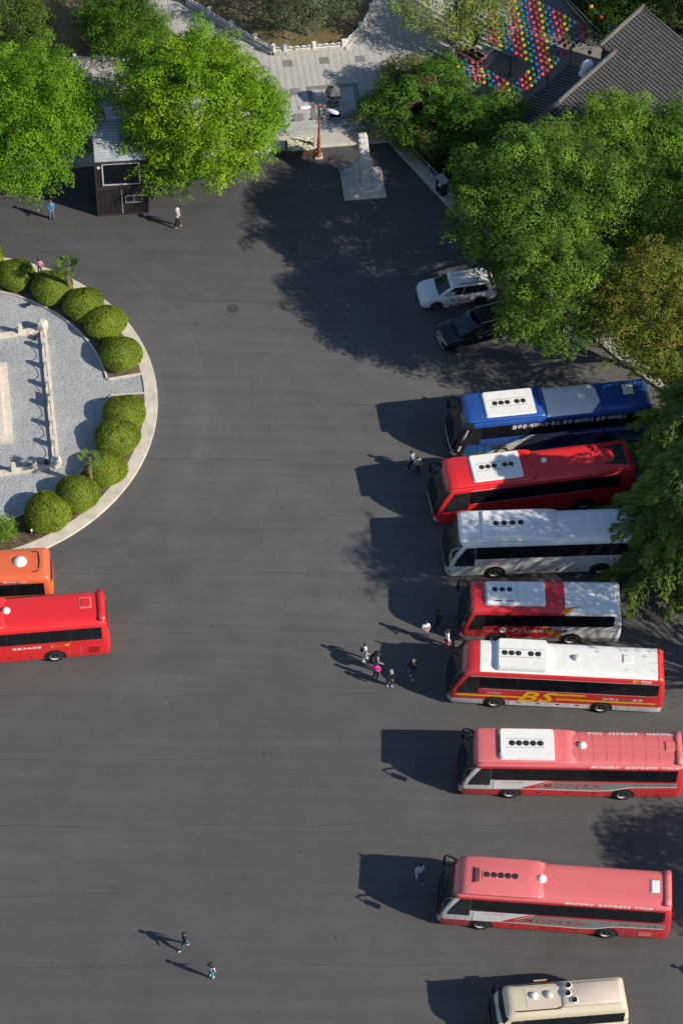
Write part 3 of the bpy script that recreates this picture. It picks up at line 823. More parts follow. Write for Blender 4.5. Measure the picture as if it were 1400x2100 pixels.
# 3 white coach
b = Bus('white_coach', 'white coach half under the cedar with four roof fans', (15.24, -4.06, 0.50), 9.12, -1.25, .5, 0.0811, m_pw, L=12.25)
b.windscreen(mat=m_glass); b.windows([1.7, 3.25, 4.85, 6.45, 8.0, 9.6, 11.3], driver=(.85, 1.72, .62)); b.lower(2.92, 9.12, 4); b.lamps(); b.mirrors(near=True, far=False, color=m_grey)
b.front_patch('bumper', -.99, .99, .36, .58, m_pw, .014)
b.fairing(.75, 6.6, 2.34, .12, m_pw, 1.2, nose=.5)
b.ac(2.05, 5.15, 1.96, (2.9, 3.38, 3.86, 4.34), hgt=.26, mat=m_dome, fan_r=.175)
b.dome(1.68, .15, .2, m_pw, b.H + .07)
for i in range(6):
    for j in range(3): MB().cbox(6.7 + i * .8, 6.7 + i * .8 + .5, -.85 + j * .6, -.85 + j * .6 + .36, b.H - .01, b.H + .012, .012).build('roof_rib_panel', m_pw, b.t)
b.text('daegu', 9.35, 1.38, .2, m_let_r, .01, width=1.25); b.text('dphone', 2.55, 1.30, .11, m_let_r, .01, width=.7)
pts = [b.side(2.9 + .52 * math.cos(t), 1.28 + .34 * math.sin(t), .012) for t in [math.pi * (i / 12 * .8 + .1) for i in range(13)]]
MB().tube(pts, .022, 4).build('arched_lettering', m_let_r, b.t)

# 4 red and white mid-size coach
mp = paint('prince_paint', PWHITE, [(((1, 0, 0, 5.9), (0, 0, -1, -1.9)), RED2), (((1, 0, .9, 6.1), (0, 0, 1, 1.9)), RED2), (((1, 0, .9, 6.75), (-1, 0, -.9, -6.1), (0, 0, 1, 1.9)), (.55, .25, .02)), (((0, 0, 1, .72),), (.28, .28, .28))], dirt=.08)
b = Bus('mid_size_coach', 'shorter coach with red front half and white rear half', (9.08, -9.27, 0.50), 2.12, -1.2, .5, 0.0224, mp, L=9.25, W=2.42, H=3.2, rake=.55, wb=1.42, wt=.42)
b.windscreen(z0=1.05, z1=b.H - .28); b.windows([1.35, 2.9, 4.5, 6.1, 7.7, 8.75], driver=(.65, 1.28, .40), slant=.25); b.lower(2.12, 6.4, 2, False); b.lamps(); b.mirrors(near=False)
b.front_patch('bumper', -.99, .99, .34, .66, m_gpan, .016)
b.front_patch('front_visor', -.9, .9, b.H - .27, b.H - .12, m_trim, .012)
u = b.ac(1.35, 4.8, 1.66, (1.92, 2.34, 2.76), hgt=.17, fy=.22, rows=False, slots=True, fan_r=.16)
mb = MB()
for x in (2.1, 2.75): mb.box(x - .22, x + .22, -.63, -.56, b.H + .162, b.H + .17)
stuff(mb.build('vent_slots', m_fan, u))
MB().box(3.18, 3.20, -.76, .76, b.H + .16, b.H + .169).build('panel_joint', m_grey, u)
b.hatch(8.0, .05, .6, .62, m_pw)
b.roof_poly('livery_flash', [(5.7, -1.1), (5.9, -.92), (6.3, -.80), (6.9, -.76), (6.4, -.9), (6.15, -1.1)], m_let_o); b.roof_poly('livery_flash', [(5.8, 1.1), (6.1, 1.0), (6.7, .88), (6.4, 1.02), (6.2, 1.1)], m_let_o)
b.text('prince', 2.72, 1.22, .40, m_let_w, .018, width=2.1); b.text('ptour', 5.0, 1.24, .36, m_let_p, .018, width=1.25)
MB().tube([b.side(2.45 + .19 * math.cos(t), 1.4 + .19 * math.sin(t), .014) for t in [2 * math.pi * i / 16 for i in range(15)]], .035, 4).build('logo_ring', m_let_w, b.t)
b.text('pe', 2.36, 1.30, .2, m_let_w, .018, width=.19); b.text('pphone', 1.35, 1.28, .08, m_let_w, .018, width=.62)

# 5 white-roofed coach with yellow stripes
mp = paint('bs_paint', (.60, .018, .022), [(((0, 0, 1, .80),), (.66, .66, .66))], dirt=.06)
b = Bus('striped_coach', 'red coach with white roof, yellow stripes and big yellow BS letters', (8.93, -13.69, 0.50), 2.68, -1.25, .5, -0.0227, mp, L=12.15)
b.windscreen(); b.windows([1.75, 3.9, 5.9, 7.9, 9.85, 11.05, 11.75], driver=(.85, 1.85, .5), slant=.35); b.lower(2.68, 8.7, 4); b.lamps(); b.mirrors(near=False)
b.front_patch('bumper', -.99, .99, .34, .70, m_silver, .016)
b.roof_poly('roof_panel', [(1.72, -1.08), (11.6, -1.08), (11.6, 1.06), (1.72, 1.06)], m_ac, .004)
b.ac(2.6, 5.45, 2.06, (3.06, 3.44, 3.82, 4.52, 4.92), hgt=.28, fan_r=.17)
b.dome(7.05, .05, .2, M('vent_dome_grey', (.45, .46, .44), .35, var=.1)); b.hatch(9.95, .15, .55, .55, m_ac)
b.stripe('chrome_line', 1.9, 11.6, b.zb - .05, b.zb - .02, m_silver); b.stripe('chrome_line', 1.2, 11.7, b.zt + .01, b.zt + .035, m_silver)
b.stripe('yellow_stripe', .5, 4.2, 1.13, 1.27, m_let_y, .018); b.stripe('yellow_stripe', 6.1, 11.7, 1.10, 1.24, m_let_y, .018); b.stripe('yellow_stripe', 5.6, 7.75, 1.56, 1.70, m_let_y, .018)
b.text('bsB', 3.95, .82, .95, m_let_y, .021, width=1.2); b.text('bsS', 5.08, .82, .95, m_let_y, .021, width=1.1)
b.text('bsx', 6.15, 1.36, .13, m_let_o, .018, width=1.35); b.text('bsk1', 8.7, 1.32, .24, m_let_w, .018, width=.9); b.text('bsk2', 9.7, 1.32, .24, m_let_g, .018, width=.6); b.text('bsk3', 10.36, 1.32, .24, m_let_w, .018, width=.6)
b.text('bst1', 10.2, b.zt + .1, .16, m_let_y, .012, width=.36); b.text('bst2', 10.65, b.zt + .1, .15, m_let_w, .012, width=.6); b.text('bsph', 2.25, 1.38, .22, m_let_w, .018, width=.72)

# 6, 7 two faded red coaches
def modern_paint(name, H):
    return paint(name, (.58, .02, .03), [(((0, 0, -1, -(H - .33)),), FADED), (((1, 0, 0, 1.9), (0, 0, -1, -.92), (0, 0, 1, H - .5)), (.66, .66, .66))], dirt=.06, rough=.42)
def modern_side(b, x0=2.0):
    zb = b.zb
    e = b.L - .35
    b.side_poly('livery_panel', [(1.9, zb - .04), (1.9, .95), (3.2, .98), (4.2, 1.30), (5.2, zb - .10), (5.2, zb - .04)], m_pw, .0135)
    b.side_poly('livery_panel', [(4.0, 1.02), (7.4, .92), (8.4, 1.0), (9.3, 1.32), (e, 1.42), (e, zb - .12), (5.3, zb - .12), (4.6, 1.42)], m_gpan, .0140)
    b.side_poly('livery_line', [(3.0, .98), (4.0, .98), (7.4, .86), (8.45, .94), (9.4, 1.26), (e, 1.36), (e, 1.42), (9.3, 1.33), (8.4, 1.02), (7.4, .94), (4.0, 1.05)], m_pw, .0155)
    b.side_poly('livery_line', [(3.4, 1.10), (3.9, 1.15), (5.0, zb - .12), (e, zb - .12), (e, zb - .06), (4.9, zb - .05)], m_pr, .0160)
    b.text('mod', 4.6, 1.16, .42, m_let_r, .018, width=3.2)
    b.text('mk1', 9.6, 1.48, .15, m_let_n, .018, width=.5); b.text('mk2', 10.35, 1.48, .15, m_let_r, .018, width=.5); b.text('mk3', 11.05, 1.48, .15, m_let_n, .018, width=.5)
    b.text('mph', 2.35, zb - .28, .11, m_let_g, .018, width=1.2)
H1 = 3.4
b = Bus('faded_red_coach', 'faded red coach with a white roof cooling unit of five fans', (9.73, -19.67, 0.50), 2.85, -1.25, .5, 0.0181, modern_paint('modern_paint_one', H1), L=12.3)
b.windscreen(); b.windows([1.72, 3.3, 4.85, 6.4, 7.95, 9.5, 11.05, 11.85], driver=(.85, 1.70, .55)); b.lower(2.85, 9.06, 3); b.lamps(); b.mirrors()
b.front_patch('bumper', -.99, .99, .36, .60, m_pr, .014)
b.fairing(.8, 6.3, 2.28, .10, m_mod, 1.4, nose=.5)
b.ac(2.05, 5.12, 1.98, (2.8, 3.18, 3.56, 3.95, 4.34), hgt=.26, slots=True, fan_r=.175)
b.dome(6.65, .08, .22); b.hatch(11.45, .1, .55, .62, m_mod); modern_side(b); b.spoiler(m_mod)
for i in range(7): MB().box(6.5 + i * .72, 6.512 + i * .72, -.95, .95, b.H - .002, b.H + .006).build('roof_seam', M('seam_red', (.56, .10, .105), .6, var=.1), b.t)
for y in (-.5, .02, .5): MB().box(6.4, 11.4, y, y + .012, b.H - .002, b.H + .005).build('roof_seam', MATS['seam_red'], b.t)
z = b.zt + .12
b.text('met1', 7.1, z, .15, m_let_w, .012, width=1.55); b.text('met2', 8.95, z, .15, m_let_w, .012, width=1.75); b.text('met3', 10.95, z, .15, m_let_w, .012, width=.95)
b.roof_text('met3', 7.75, .93, .12, m_let_w, True, .8); b.roof_text('met2', 9.7, .93, .12, m_let_w, True, 1.6); b.roof_text('met1', 11.7, .93, .12, m_let_w, True, 1.5)

b = Bus('faded_red_coach', 'faded red coach with red sunken fan panel nearest the lower right', (8.07, -27.94, 0.50), 2.36, -1.25, .5, -0.0424, modern_paint('modern_paint_two', 3.5), L=12.35, H=3.5)
b.windscreen(); b.windows([1.72, 3.3, 5.0, 6.7, 8.4, 10.05, 11.9], driver=(.8, 1.70, .55), slant=.35); b.lower(2.36, 9.01, 3); b.lamps(); b.mirrors()
b.front_patch('bumper', -.99, .99, .36, .56, m_pr, .014)
b.fairing(1.0, 5.5, 2.34, .15, m_mod, .9, nose=.9)
u = b.ac(2.1, 4.75, .62, (2.45, 2.83, 3.2, 3.57, 3.94), hgt=.17, mat=m_mod, rows=False, fan_r=.17)
mb = MB()
for i in range(4): mb.box(1.75 + i * .09, 1.79 + i * .09, -.5 + i * .02, .42 - i * .02, b.H + .12, b.H + .145)
stuff(mb.build('grille', m_fan, u))
b.dome(5.35, .05, .24); b.hatch(11.3, .05, .42, .75, m_ac, m_grey); modern_side(b); b.spoiler(m_mod)
z = b.zt + .12
b.text('met1', 6.6, z, .14, m_let_w, .012, width=1.5); b.text('met2', 8.35, z, .14, m_let_w, .012, width=1.7); b.text('met3', 10.25, z, .14, m_let_w, .012, width=.95)
b.stripe('vent_panel', 10.7, 11.4, .55, .95, m_mod, .015)

# 8 cream minibus
mp = paint('cream_paint', (.60, .53, .38), [(((0, 0, 1, 1.0),), (.45, .40, .30))], dirt=.08, rough=.4)
b = Bus('cream_minibus', 'cream minibus with two roof vents at the bottom edge', (15.27, -31.96, 2.60), 6.95, .80, 2.6, 0.1216, mp, L=7.1, W=2.1, H=2.75, rake=.75, wb=1.35, wt=.48)
b.windscreen(z0=1.1, z1=b.H - .3); b.windows([1.5, 2.9, 4.4, 5.9, 6.8], driver=(.95, 1.42, .3)); b.lamps(); b.mirrors(near=False, drop=.4, reach=.3)
for x in (1.3, 5.3):
    for y in (-.93, .93): add_wheel(b.t, x, y, .4, .24)
m_cr = paint('cream_roof_paint', (.62, .52, .42), [], dirt=.12, rough=.5)
b.roof_poly('roof_panel', [(1.75, -.55), (3.6, -.55), (3.6, .55), (1.75, .55)], m_cr, .012)
u = b.fairing(3.5, 6.75, 1.35, .18, m_cr, .2, 'air_conditioner', .25)
for x, y in ((3.98, .48), (3.90, .03), (4.18, -.38)):
    f = MB().lathe([(.2, 0), (.2, .03), (.165, .04), (.165, .02), (.02, .02)], 18); f.build('fan', m_fan, u, (x, y, b.H + .16))
    MB().lathe([(.205, 0), (.205, .05), (.17, .055)], 18, cap=False).build('fan_ring', m_ac, u, (x, y, b.H + .16))
MB().cbox(2.35, 3.05, 1.16, 1.24, 2.25, 2.33, .02).build('side_marker_bar', M('marker_tan', (.50, .30, .18), .5, var=.1), b.t); MB().tube([(2.7, .98, 2.2), (2.7, 1.17, 2.29)], .015, 5).build('marker_bracket', m_trim, b.t)
b.dome(2.2, .1, .2); b.dome(2.95, .1, .22, MATS['vent_dome_grey'])
for sg in (-1, 1): MB().tube([(1.2, sg * .74, b.H + .02), (3.4, sg * .74, b.H + .03), (3.55, sg * .66, b.H + .03)], .03, 6).build('roof_rail', m_trim, b.t)

# 9 red coach on the left, only its rear half in view
b = Bus('red_coach', 'bright red coach cut by the left edge, rear half showing', (-16.01, -11.48, 0.50), 8.8, -1.25, .5, 0.1373, m_pr)
b.windscreen(); b.windows([1.7, 3.2, 4.7, 6.2, 7.4, 8.6, 9.8, 11.0, 11.55], round_rear=.1); b.lower(2.6, 8.8, 4); b.lamps(); b.mirrors()
b.ac(2.0, 4.8, 1.74, (2.62, 2.98, 3.34, 3.70, 4.06)); b.fairing(.8, 6.3, 2.28, .12, m_pr, 1.4)
b.dome(6.3, .12, .22); b.hatch(10.75, .25, .55, .62, m_pr, M('hatch_rim', (.62, .25, .2), .4, var=.05)); b.spoiler(m_pr)
b.text('lk', 6.45, 1.42, .22, m_let_w, .014, width=1.65); b.text('lE', 8.62, 1.40, .24, m_let_o, .014, width=.2); b.text('le1', 8.85, 1.42, .15, m_let_o, .014, width=.8)
b.side_poly('bird_emblem', [(9.4, 1.66), (9.75, 1.66), (9.6, 1.52), (9.66, 1.44), (9.5, 1.46)], m_let_y, .014)
mb = MB()
for i in range(5): mb.add([b.side(x, z, .014) for x, z in ((10.75, .62 + i * .11), (11.35, .62 + i * .11), (11.35, .68 + i * .11), (10.75, .68 + i * .11))], [(0, 1, 2, 3)])
mb.build('engine_grille', M('grille_dark_red', (.16, .008, .01), .5, var=.1), b.t)

# 10 orange coach behind it
mp = paint('orange_paint', (.72, .135, .045), [(((0, 0, 1, b.H - .30), (0, 0, -1, -(b.H - .45)), (1, 0, 0, 10.2)), (.30, .03, .08))], dirt=.06)
b = Bus('orange_coach', 'orange coach behind the red one at the left edge', (-16.57, -7.95, 3.20), 11.75, -1.08, 3.2, 0.1056, mp)
b.windscreen(); b.windows([1.7, 3.2, 4.7, 6.2, 7.4, 8.6, 9.9, 11.0, 11.5]); b.lower(2.6, 8.8, 4); b.lamps(); b.mirrors()
b.ac(2.0, 4.8, 1.74, (2.62, 2.98, 3.34, 3.70, 4.06)); b.dome(10.2, .05, .36)
MB().tube([(11.25, -.5, b.H + .02), (11.3, 0, b.H + .03), (11.25, .55, b.H + .02)], .03, 5).build('roof_seal', m_trim, b.t)
for y in (-.72, .72): MB().tube([(10.9, y, b.H), (11.15, y * .97, b.H + .02), (11.25, y * .85, b.H + .02)], .03, 5).build('roof_seal', m_trim, b.t)
b.text('or1', 9.2, b.zt + .09, .1, m_let_w, .01, width=1.3)
b.rear_patch('rear_emblem', -.9, -.5, 1.9, 2.4, m_let_y, .02)
b.rear_patch('bumper', -1.05, 1.05, .4, .8, m_silver, .05)

# ================================================================ CARS
class Car:
    """front at x=0, rear at x=L, near side y<0"""
    def __init__(s, name, label, anchor, ax, yaw, mat, L, W, H, prof, belt, roof, group='cars parked under the trees'):
        s.L, s.W, s.H, s.mat = L, W, H, mat
        c, sn = math.cos(yaw), math.sin(yaw); ay = -W / 2
        s.t = thing(name, label, 'car', (anchor[0] - (c * ax - sn * ay), anchor[1] - (sn * ax + c * ay), 0), yaw, group)
        h = W / 2
        # lower body: stations (x, half width, sill z, top z)
        rings = []
        for x, wf, z0, z1 in prof:
            w_ = h * wf
            r = [(x, -w_ * .93, z0), (x, -w_ * .985, z0 + .10), (x, -w_, z0 + (z1 - z0) * .42), (x, -w_ * .985, z0 + (z1 - z0) * .72), (x, -w_ * .955, z1 - .05), (x, -w_ * .87, z1), (x, -w_ * .5, z1 + .025)]
            rings.append(r + [(p[0], -p[1], p[2]) for p in r[::-1]])
        MB().loft(rings, True, 0, True).build('body', mat, s.t)
        # greenhouse: belt outline and roof outline
        s.belt, s.roof = belt, roof
        def ol(pts, z_of=None): return [(x, -y, z) for x, y, z in pts] + [(x, y, z) for x, y, z in pts[::-1]]
        mid = [tuple(a[k] * .12 + b[k] * .88 + (0, .012, .0)[k] for k in range(3)) for a, b in zip(belt, roof)]
        top = [(x, y * .80, z + .035) for x, y, z in roof]
        top2 = [(roof[0][0] + (x - roof[0][0]) * .96 + .05, y * .4, z + .05) for x, y, z in roof]
        MB().loft([ol(belt), ol(mid), ol(roof), ol(top), ol(top2)], True, 0, True).build('cabin', mat, s.t)
    def cab(s, i, t, off=.012):
        """point on the near cabin side at outline position i (float), height fraction t"""
        k = min(int(i), len(s.belt) - 2); f = i - k
        a = [s.belt[k][q] * (1 - f) + s.belt[k + 1][q] * f for q in range(3)]; b = [s.roof[k][q] * (1 - f) + s.roof[k + 1][q] * f for q in range(3)]
        p = [a[q] * (1 - t) + b[q] * t for q in range(3)]
        return (p[0], -(p[1] + off + .010 * t), p[2])
    def side_glass(s, name, i0, i1, t0, t1, mat, slant=0.):
        for sg in (1, -1):
            v = []
            for t in (t0, (t0 + t1) / 2, t1):
                for i in (i0 + slant * (t - t0), i1):
                    p = s.cab(i, t); v.append((p[0], p[1] * sg, p[2]))
            MB().add(v, [(0, 1, 3, 2), (2, 3, 5, 4)]).build(name, mat, s.t)
    def end_glass(s, name, i, mat, t0=.06, t1=.9, off=-.02):
        a, b = s.belt[i], s.roof[i]; v = []
        for t in (t0, .5, t1):
            x = a[0] + (b[0] - a[0]) * t + off; z = a[2] + (b[2] - a[2]) * t + .012; y = (a[1] + (b[1] - a[1]) * t) * .955
            v += [(x, -y, z), (x - abs(off) * 1.5 * (1 if off < 0 else -1), 0, z + .012), (x, y, z)]
        return MB().add(v, [(0, 1, 4, 3), (1, 2, 5, 4), (3, 4, 7, 6), (4, 5, 8, 7)], 0, False).build(name, mat, s.t)
    def wheels(s, xf, xr, r, rim):
        for x in (xf, xr):
            for sg in (-1, 1):
                y = sg * (s.W / 2)
                pts = [(x + (r + .07) * math.cos(t), y * 1.006, r + (r + .07) * math.sin(t)) for t in [2 * math.pi * i / 24 for i in range(24)]]
                MB().add(pts, [tuple(range(24))]).build('wheel_arch', m_trim, s.t)
                T = Matrix.Rotation(R(90), 4, 'X')
                hub = MB().lathe([(r * .62, -.08), (r * .2, .07), (r * .12, .10)], 16, T)
                w_ = hub.build('wheel', m_rimd, s.t, (x, y * .93, r)); 
                if sg > 0: w_.rotation_euler = (0, 0, math.pi)
                MB().lathe([(r * .62, -.1), (r * .92, -.1), (r, -.06), (r, .07), (r * .92, .105), (r * .64, .10)], 26, T, cap=False).build('tyre', m_tyre, w_)
                sp = MB().lathe([(r * .65, .10), (r * .60, .095), (r * .60, .06)], 24, T, cap=False)
                for k in range(5):
                    sp.box(-.035, .035, -.115, -.085, r * .1, r * .62, 0, Matrix.Rotation(2 * math.pi * k / 5, 4, 'Y'))
                sp.build('rim', rim, w_)
    def plate(s, z=.45, x=-.012):
        MB().box(x, x + .012, -.26, .26, z, z + .11).build('number_plate', m_white, s.t)

m_cw = paint('white_car_paint', (.74, .75, .76), [], dirt=.05)
m_cb = paint('black_car_paint', (.003, .005, .008), [], dirt=.004, rough=.16, coat=.4)
m_alloy = M('alloy', (.5, .5, .5), .3, metal=.8, var=.1)
m_alloyd = M('alloy_dark', (.2, .2, .2), .35, metal=.7, var=.1)
# white estate car
prof = [(.0, .70, .32, .62), (.06, .82, .25, .74), (.22, .93, .22, .86), (.55, .985, .20, .96), (1.15, 1., .20, 1.03), (1.6, 1., .20, 1.06), (2.6, 1., .20, 1.07), (3.8, 1., .20, 1.09), (4.5, .985, .24, 1.07), (4.82, .94, .30, .98), (4.92, .84, .38, .86)]
belt = [(1.12, .78, 1.03), (1.55, .88, 1.05), (2.6, .905, 1.06), (3.7, .895, 1.08), (4.45, .84, 1.08), (4.78, .70, 1.03)]
roof = [(2.00, .60, 1.63), (2.20, .66, 1.68), (2.8, .69, 1.70), (3.6, .685, 1.69), (4.2, .66, 1.65), (4.42, .56, 1.60)]
c_ = Car('white_car', 'white estate car with red lettering on its doors, half under leaves', (5.59, 16.51, 0.35), .98, 0.2116, m_cw, 4.92, 1.90, 1.72, prof, belt, roof)
w_ = c_.end_glass('windscreen', 0, m_wind); c_.end_glass('rear_window', 5, m_glass, off=.02)
for i0, i1, sl in ((.75, 2.02, .45), (2.07, 2.95, 0), (3.0, 3.9, -.1)): c_.side_glass('side_window', i0, i1, .10, .86, m_glass, sl)
c_.wheels(.98, 3.85, .35, m_alloyd); c_.plate()
for sg in (-1, 1):
    MB().tube([(2.4, sg * .62, 1.73), (2.5, sg * .63, 1.77), (4.0, sg * .61, 1.75), (4.1, sg * .6, 1.70)], .02, 6).build('roof_rail', m_trim, c_.t)
    MB().ball((1.62, sg * 1.0, 1.10), (.09, .11, .075), 10, 6).build('mirror', m_cw, c_.t)
    MB().ball((.30, sg * .68, .77), (.20, .13, .07), 10, 6).build('headlight', m_lamp, c_.t)
    MB().ball((4.80, sg * .76, .98), (.08, .10, .14), 8, 6).build('tail_light', m_red_l, c_.t)
MB().loft([[(.10 - .05 * math.cos(y * 1.5) , y, z) for z in (.56, .70)] for y in (-.5, -.25, 0, .25, .5)], False, 0, True, False).build('grille', m_trim, c_.t)
for sg in (-1, 1): MB().box(2.25, 2.45, sg * .945 - .015, sg * .945 + .015, .86, .89).build('door_handle', m_steel, c_.t)
MB().box(1.95, 1.957, -.951, -.93, .30, 1.0).build('door_joint', m_grey, c_.t); MB().box(2.95, 2.957, -.951, -.93, .30, 1.0).build('door_joint', m_grey, c_.t)
def car_text(key, x0, z0, h_, wd, mat):
    v, f, asp = TEXT[key]
    MB().add([(x0 + p[0] * wd, -.957, z0 + p[1] * h_) for p in v], f).build('lettering', mat, c_.t)
car_text('car', 1.85, .60, .20, 1.3, m_let_r); car_text('car2', 2.25, .86, .07, .5, m_let_g)
v, f = [(x, -.956, z) for x, z in ((3.1, .62), (3.9, .95), (4.2, .98), (3.5, .62))], [(0, 1, 2, 3)]
MB().add(v, f).build('livery_flash', m_silver, c_.t)
MB().box(1.52, 1.62, -.62, -.45, 1.20, 1.21).build('parking_card', m_white, c_.t)
# black minivan
prof = [(.0, .72, .30, .66), (.05, .84, .22, .82), (.2, .94, .20, .93), (.6, .99, .18, 1.02), (1.2, 1., .18, 1.08), (2.6, 1., .18, 1.12), (4.2, 1., .18, 1.14), (4.8, .985, .24, 1.12), (5.05, .93, .32, 1.0), (5.12, .84, .40, .86)]
belt = [(1.05, .82, 1.08), (1.5, .92, 1.09), (2.8, .945, 1.11), (4.0, .94, 1.13), (4.7, .88, 1.12), (5.02, .74, 1.06)]
roof = [(2.05, .64, 1.68), (2.3, .71, 1.73), (3.0, .74, 1.75), (4.0, .735, 1.74), (4.55, .71, 1.71), (4.75, .60, 1.66)]
c_ = Car('black_minivan', 'glossy black minivan with silver roof rails under the tree edge', (7.06, 13.02, 0.36), .98, 0.3737, m_cb, 5.12, 1.98, 1.76, prof, belt, roof)
c_.end_glass('windscreen', 0, glass_material('blue_windscreen', (.012, .03, .045), .05)); c_.end_glass('rear_window', 5, m_glass, off=.02)
for i0, i1, sl in ((.75, 2.02, .45), (2.07, 2.95, 0), (3.0, 3.9, -.1)): c_.side_glass('side_window', i0, i1, .10, .86, m_glass, sl)
c_.wheels(.98, 4.05, .36, m_alloy); c_.plate()
MB().cbox(2.5, 4.3, -.5, .5, 1.765, 1.80, .02).build('sunroof', m_glass, c_.t)
for sg in (-1, 1):
    MB().tube([(2.55, sg * .66, 1.77), (2.65, sg * .68, 1.82), (4.45, sg * .66, 1.80), (4.55, sg * .65, 1.75)], .026, 6).build('roof_rail', m_steel, c_.t)
    MB().ball((1.62, sg * 1.05, 1.14), (.09, .12, .08), 10, 6).build('mirror', m_cb, c_.t)
    MB().ball((.26, sg * .74, .83), (.20, .13, .06), 10, 6).build('headlight', m_lamp, c_.t)
    MB().ball((5.0, sg * .80, 1.0), (.08, .10, .14), 8, 6).build('tail_light', m_red_l, c_.t)
    MB().box(1.4, 3.7, sg * .985 - .02, sg * .985 + .02, .26, .30).build('sill_trim', m_steel, c_.t)
    for x in (2.2, 2.75): MB().box(x, x + .28, sg * 1.0 - .015, sg * 1.0 + .015, .90, .935).build('door_handle', m_steel, c_.t)
MB().tube([(.14 - .12 * math.cos(y * 1.4), y, .80) for y in (-.62, -.35, 0, .35, .62)], .035, 6).build('chrome_grille', m_steel, c_.t)
MB().tube([(.06 - .10 * math.cos(y * 1.2), y, .40) for y in (-.72, -.35, 0, .35, .72)], .025, 6).build('chrome_strip', m_steel, c_.t)
MB().box(1.62, 1.78, .05, .30, 1.36, 1.37).build('dashboard_card', m_grey, c_.t)

# ================================================================ PEOPLE
SKIN = (.42, .24, .16)
PEOPLE = []
def person(key, label, foot, face, h=1.72, top=(.1, .1, .1), bottom=(.05, .05, .07), shoes=(.3, .3, .3), hair=(.02, .015, .012), hair_len=0, sleeve=True, shorts=False,
           stride=0., lean=0., armL=(.04, .02, 0), armR=(.04, .02, 0), hat=None, pack=None, head_turn=0., skirt=None, stripes=None, group='people walking about the car park'):
    """face = heading in degrees on the ground; arms: (outward, forward, raise)"""
    PEOPLE.append(dict(locals()))
def skeleton(p):
    k = p['h'] / 1.75; V = []; E = []; RG = []
    def vtx(x, y, z, r, reg):
        bulk = {'t': 1.30, 'b': 1.26, 'k': 1.2, 'l': 1.1, 'f': 1.15, 's': 1.04}[reg] if r > .02 else 1.
        V.append((x * k, y * k, z * k, r * k * bulk)); RG.append(reg); return len(V) - 1
    def edge(a, b): E.append((a, b))
    ln = p['lean']
    def sp(z): return -(z - .92) * ln                            # forward lean of the trunk (forward is -y)
    pel = vtx(0, 0, .95, .135, 'b'); wa = vtx(0, sp(1.08), 1.09, .118, 't'); ch = vtx(0, sp(1.28) + .01, 1.28, .132, 't'); nb = vtx(0, sp(1.44), 1.44, .085, 't')
    nk = vtx(0, sp(1.52) - .01, 1.52, .052, 's'); h0 = vtx(0, sp(1.60) - .025, 1.595, .080, 's'); h1 = vtx(0, sp(1.67) - .01, 1.675, .085, 's'); h2 = vtx(0, sp(1.72), 1.72, .05, 's')
    for a, b in ((pel, wa), (wa, ch), (ch, nb), (nb, nk), (nk, h0), (h0, h1), (h1, h2)): edge(a, b)
    st = p['stride']
    for sg in (-1, 1):
        f = -st * sg
        hp = vtx(sg * .095, 0, .88, .092, 'b'); kn = vtx(sg * .10, f * .55 - .02, .50, .062, 'k' if p['shorts'] else 'b'); an = vtx(sg * .105, f + .015, .10, .042, 'l' if p['shorts'] else 'b')
        he = vtx(sg * .105, f + .03, .045, .042, 'f'); to = vtx(sg * .12, f - .17, .03, .032, 'f')
        for a, b in ((pel, hp), (hp, kn), (kn, an), (an, he), (he, to)): edge(a, b)
    islands = [0]
    for sg, arm in ((-1, p['armR']), (1, p['armL'])):
        out, fw, up = arm
        sh = vtx(sg * .165, sp(1.40), 1.405, .062, 't')
        el = (sg * (.225 + out), sp(1.2) - fw * .25 + .02, 1.13 + up * .45)
        e_ = vtx(*el, .047, 't')
        # forearm
        wr = (sg * (.225 + out - (.17 if fw > .2 else 0)), el[1] - .06 - fw * (.75 if fw > .2 else 1), .90 + up * 1.0 + (.17 if fw > .2 else 0))
        if up > .3: el = (sg * .27, sp(1.3) - .12, 1.32); V[-1] = (el[0] * k, el[1] * k, el[2] * k, V[-1][3]); wr = (sg * .15, sp(1.6) - .16, 1.60)
        w_ = vtx(*wr, .034, 't' if p['sleeve'] else 's'); d = Vector(wr) - Vector(el); d.normalize()
        hd = Vector(wr) + d * .08
        hv = vtx(hd.x, hd.y, hd.z, .036, 's')
        for a, b in ((ch, sh), (sh, e_), (e_, w_), (w_, hv)): edge(a, b)
        side = d.cross(Vector((sg, 0, 0))); side = side.normalized() if side.length > .1 else Vector((0, -1, 0))
        curl = Vector((-sg, 0, 0))
        for q_ in range(4):                                       # four fingers of unequal length, slightly curled
            o = hd + side * (.024 * (1.5 - q_)) + d * .012; L = (.055, .065, .06, .045)[q_]
            islands.append(len(V)); a = vtx(*o, .010, 's'); b = vtx(*(o + d * L * .55), .009, 's'); c2 = vtx(*(o + d * L * .9 + curl * .018), .008, 's'); edge(a, b); edge(b, c2)
        o = hd - d * .02 + side * .03; islands.append(len(V)); a = vtx(*o, .011, 's'); b = vtx(*(o + side * .025 + d * .02), .010, 's'); c2 = vtx(*(o + side * .03 + d * .045 + curl * .01), .009, 's'); edge(a, b); edge(b, c2)
    hc = V[h0]
    islands.append(len(V)); a = vtx(0, hc[1] / k - .075, 1.622, .016, 's'); b = vtx(0, hc[1] / k - .105, 1.598, .017, 's'); edge(a, b)      # nose
    for sg in (-1, 1): islands.append(len(V)); a = vtx(sg * .080, hc[1] / k + .02, 1.605, .014, 's'); b = vtx(sg * .090, hc[1] / k + .025, 1.645, .018, 's'); edge(a, b)   # ears
    return V, E, RG, islands, hc
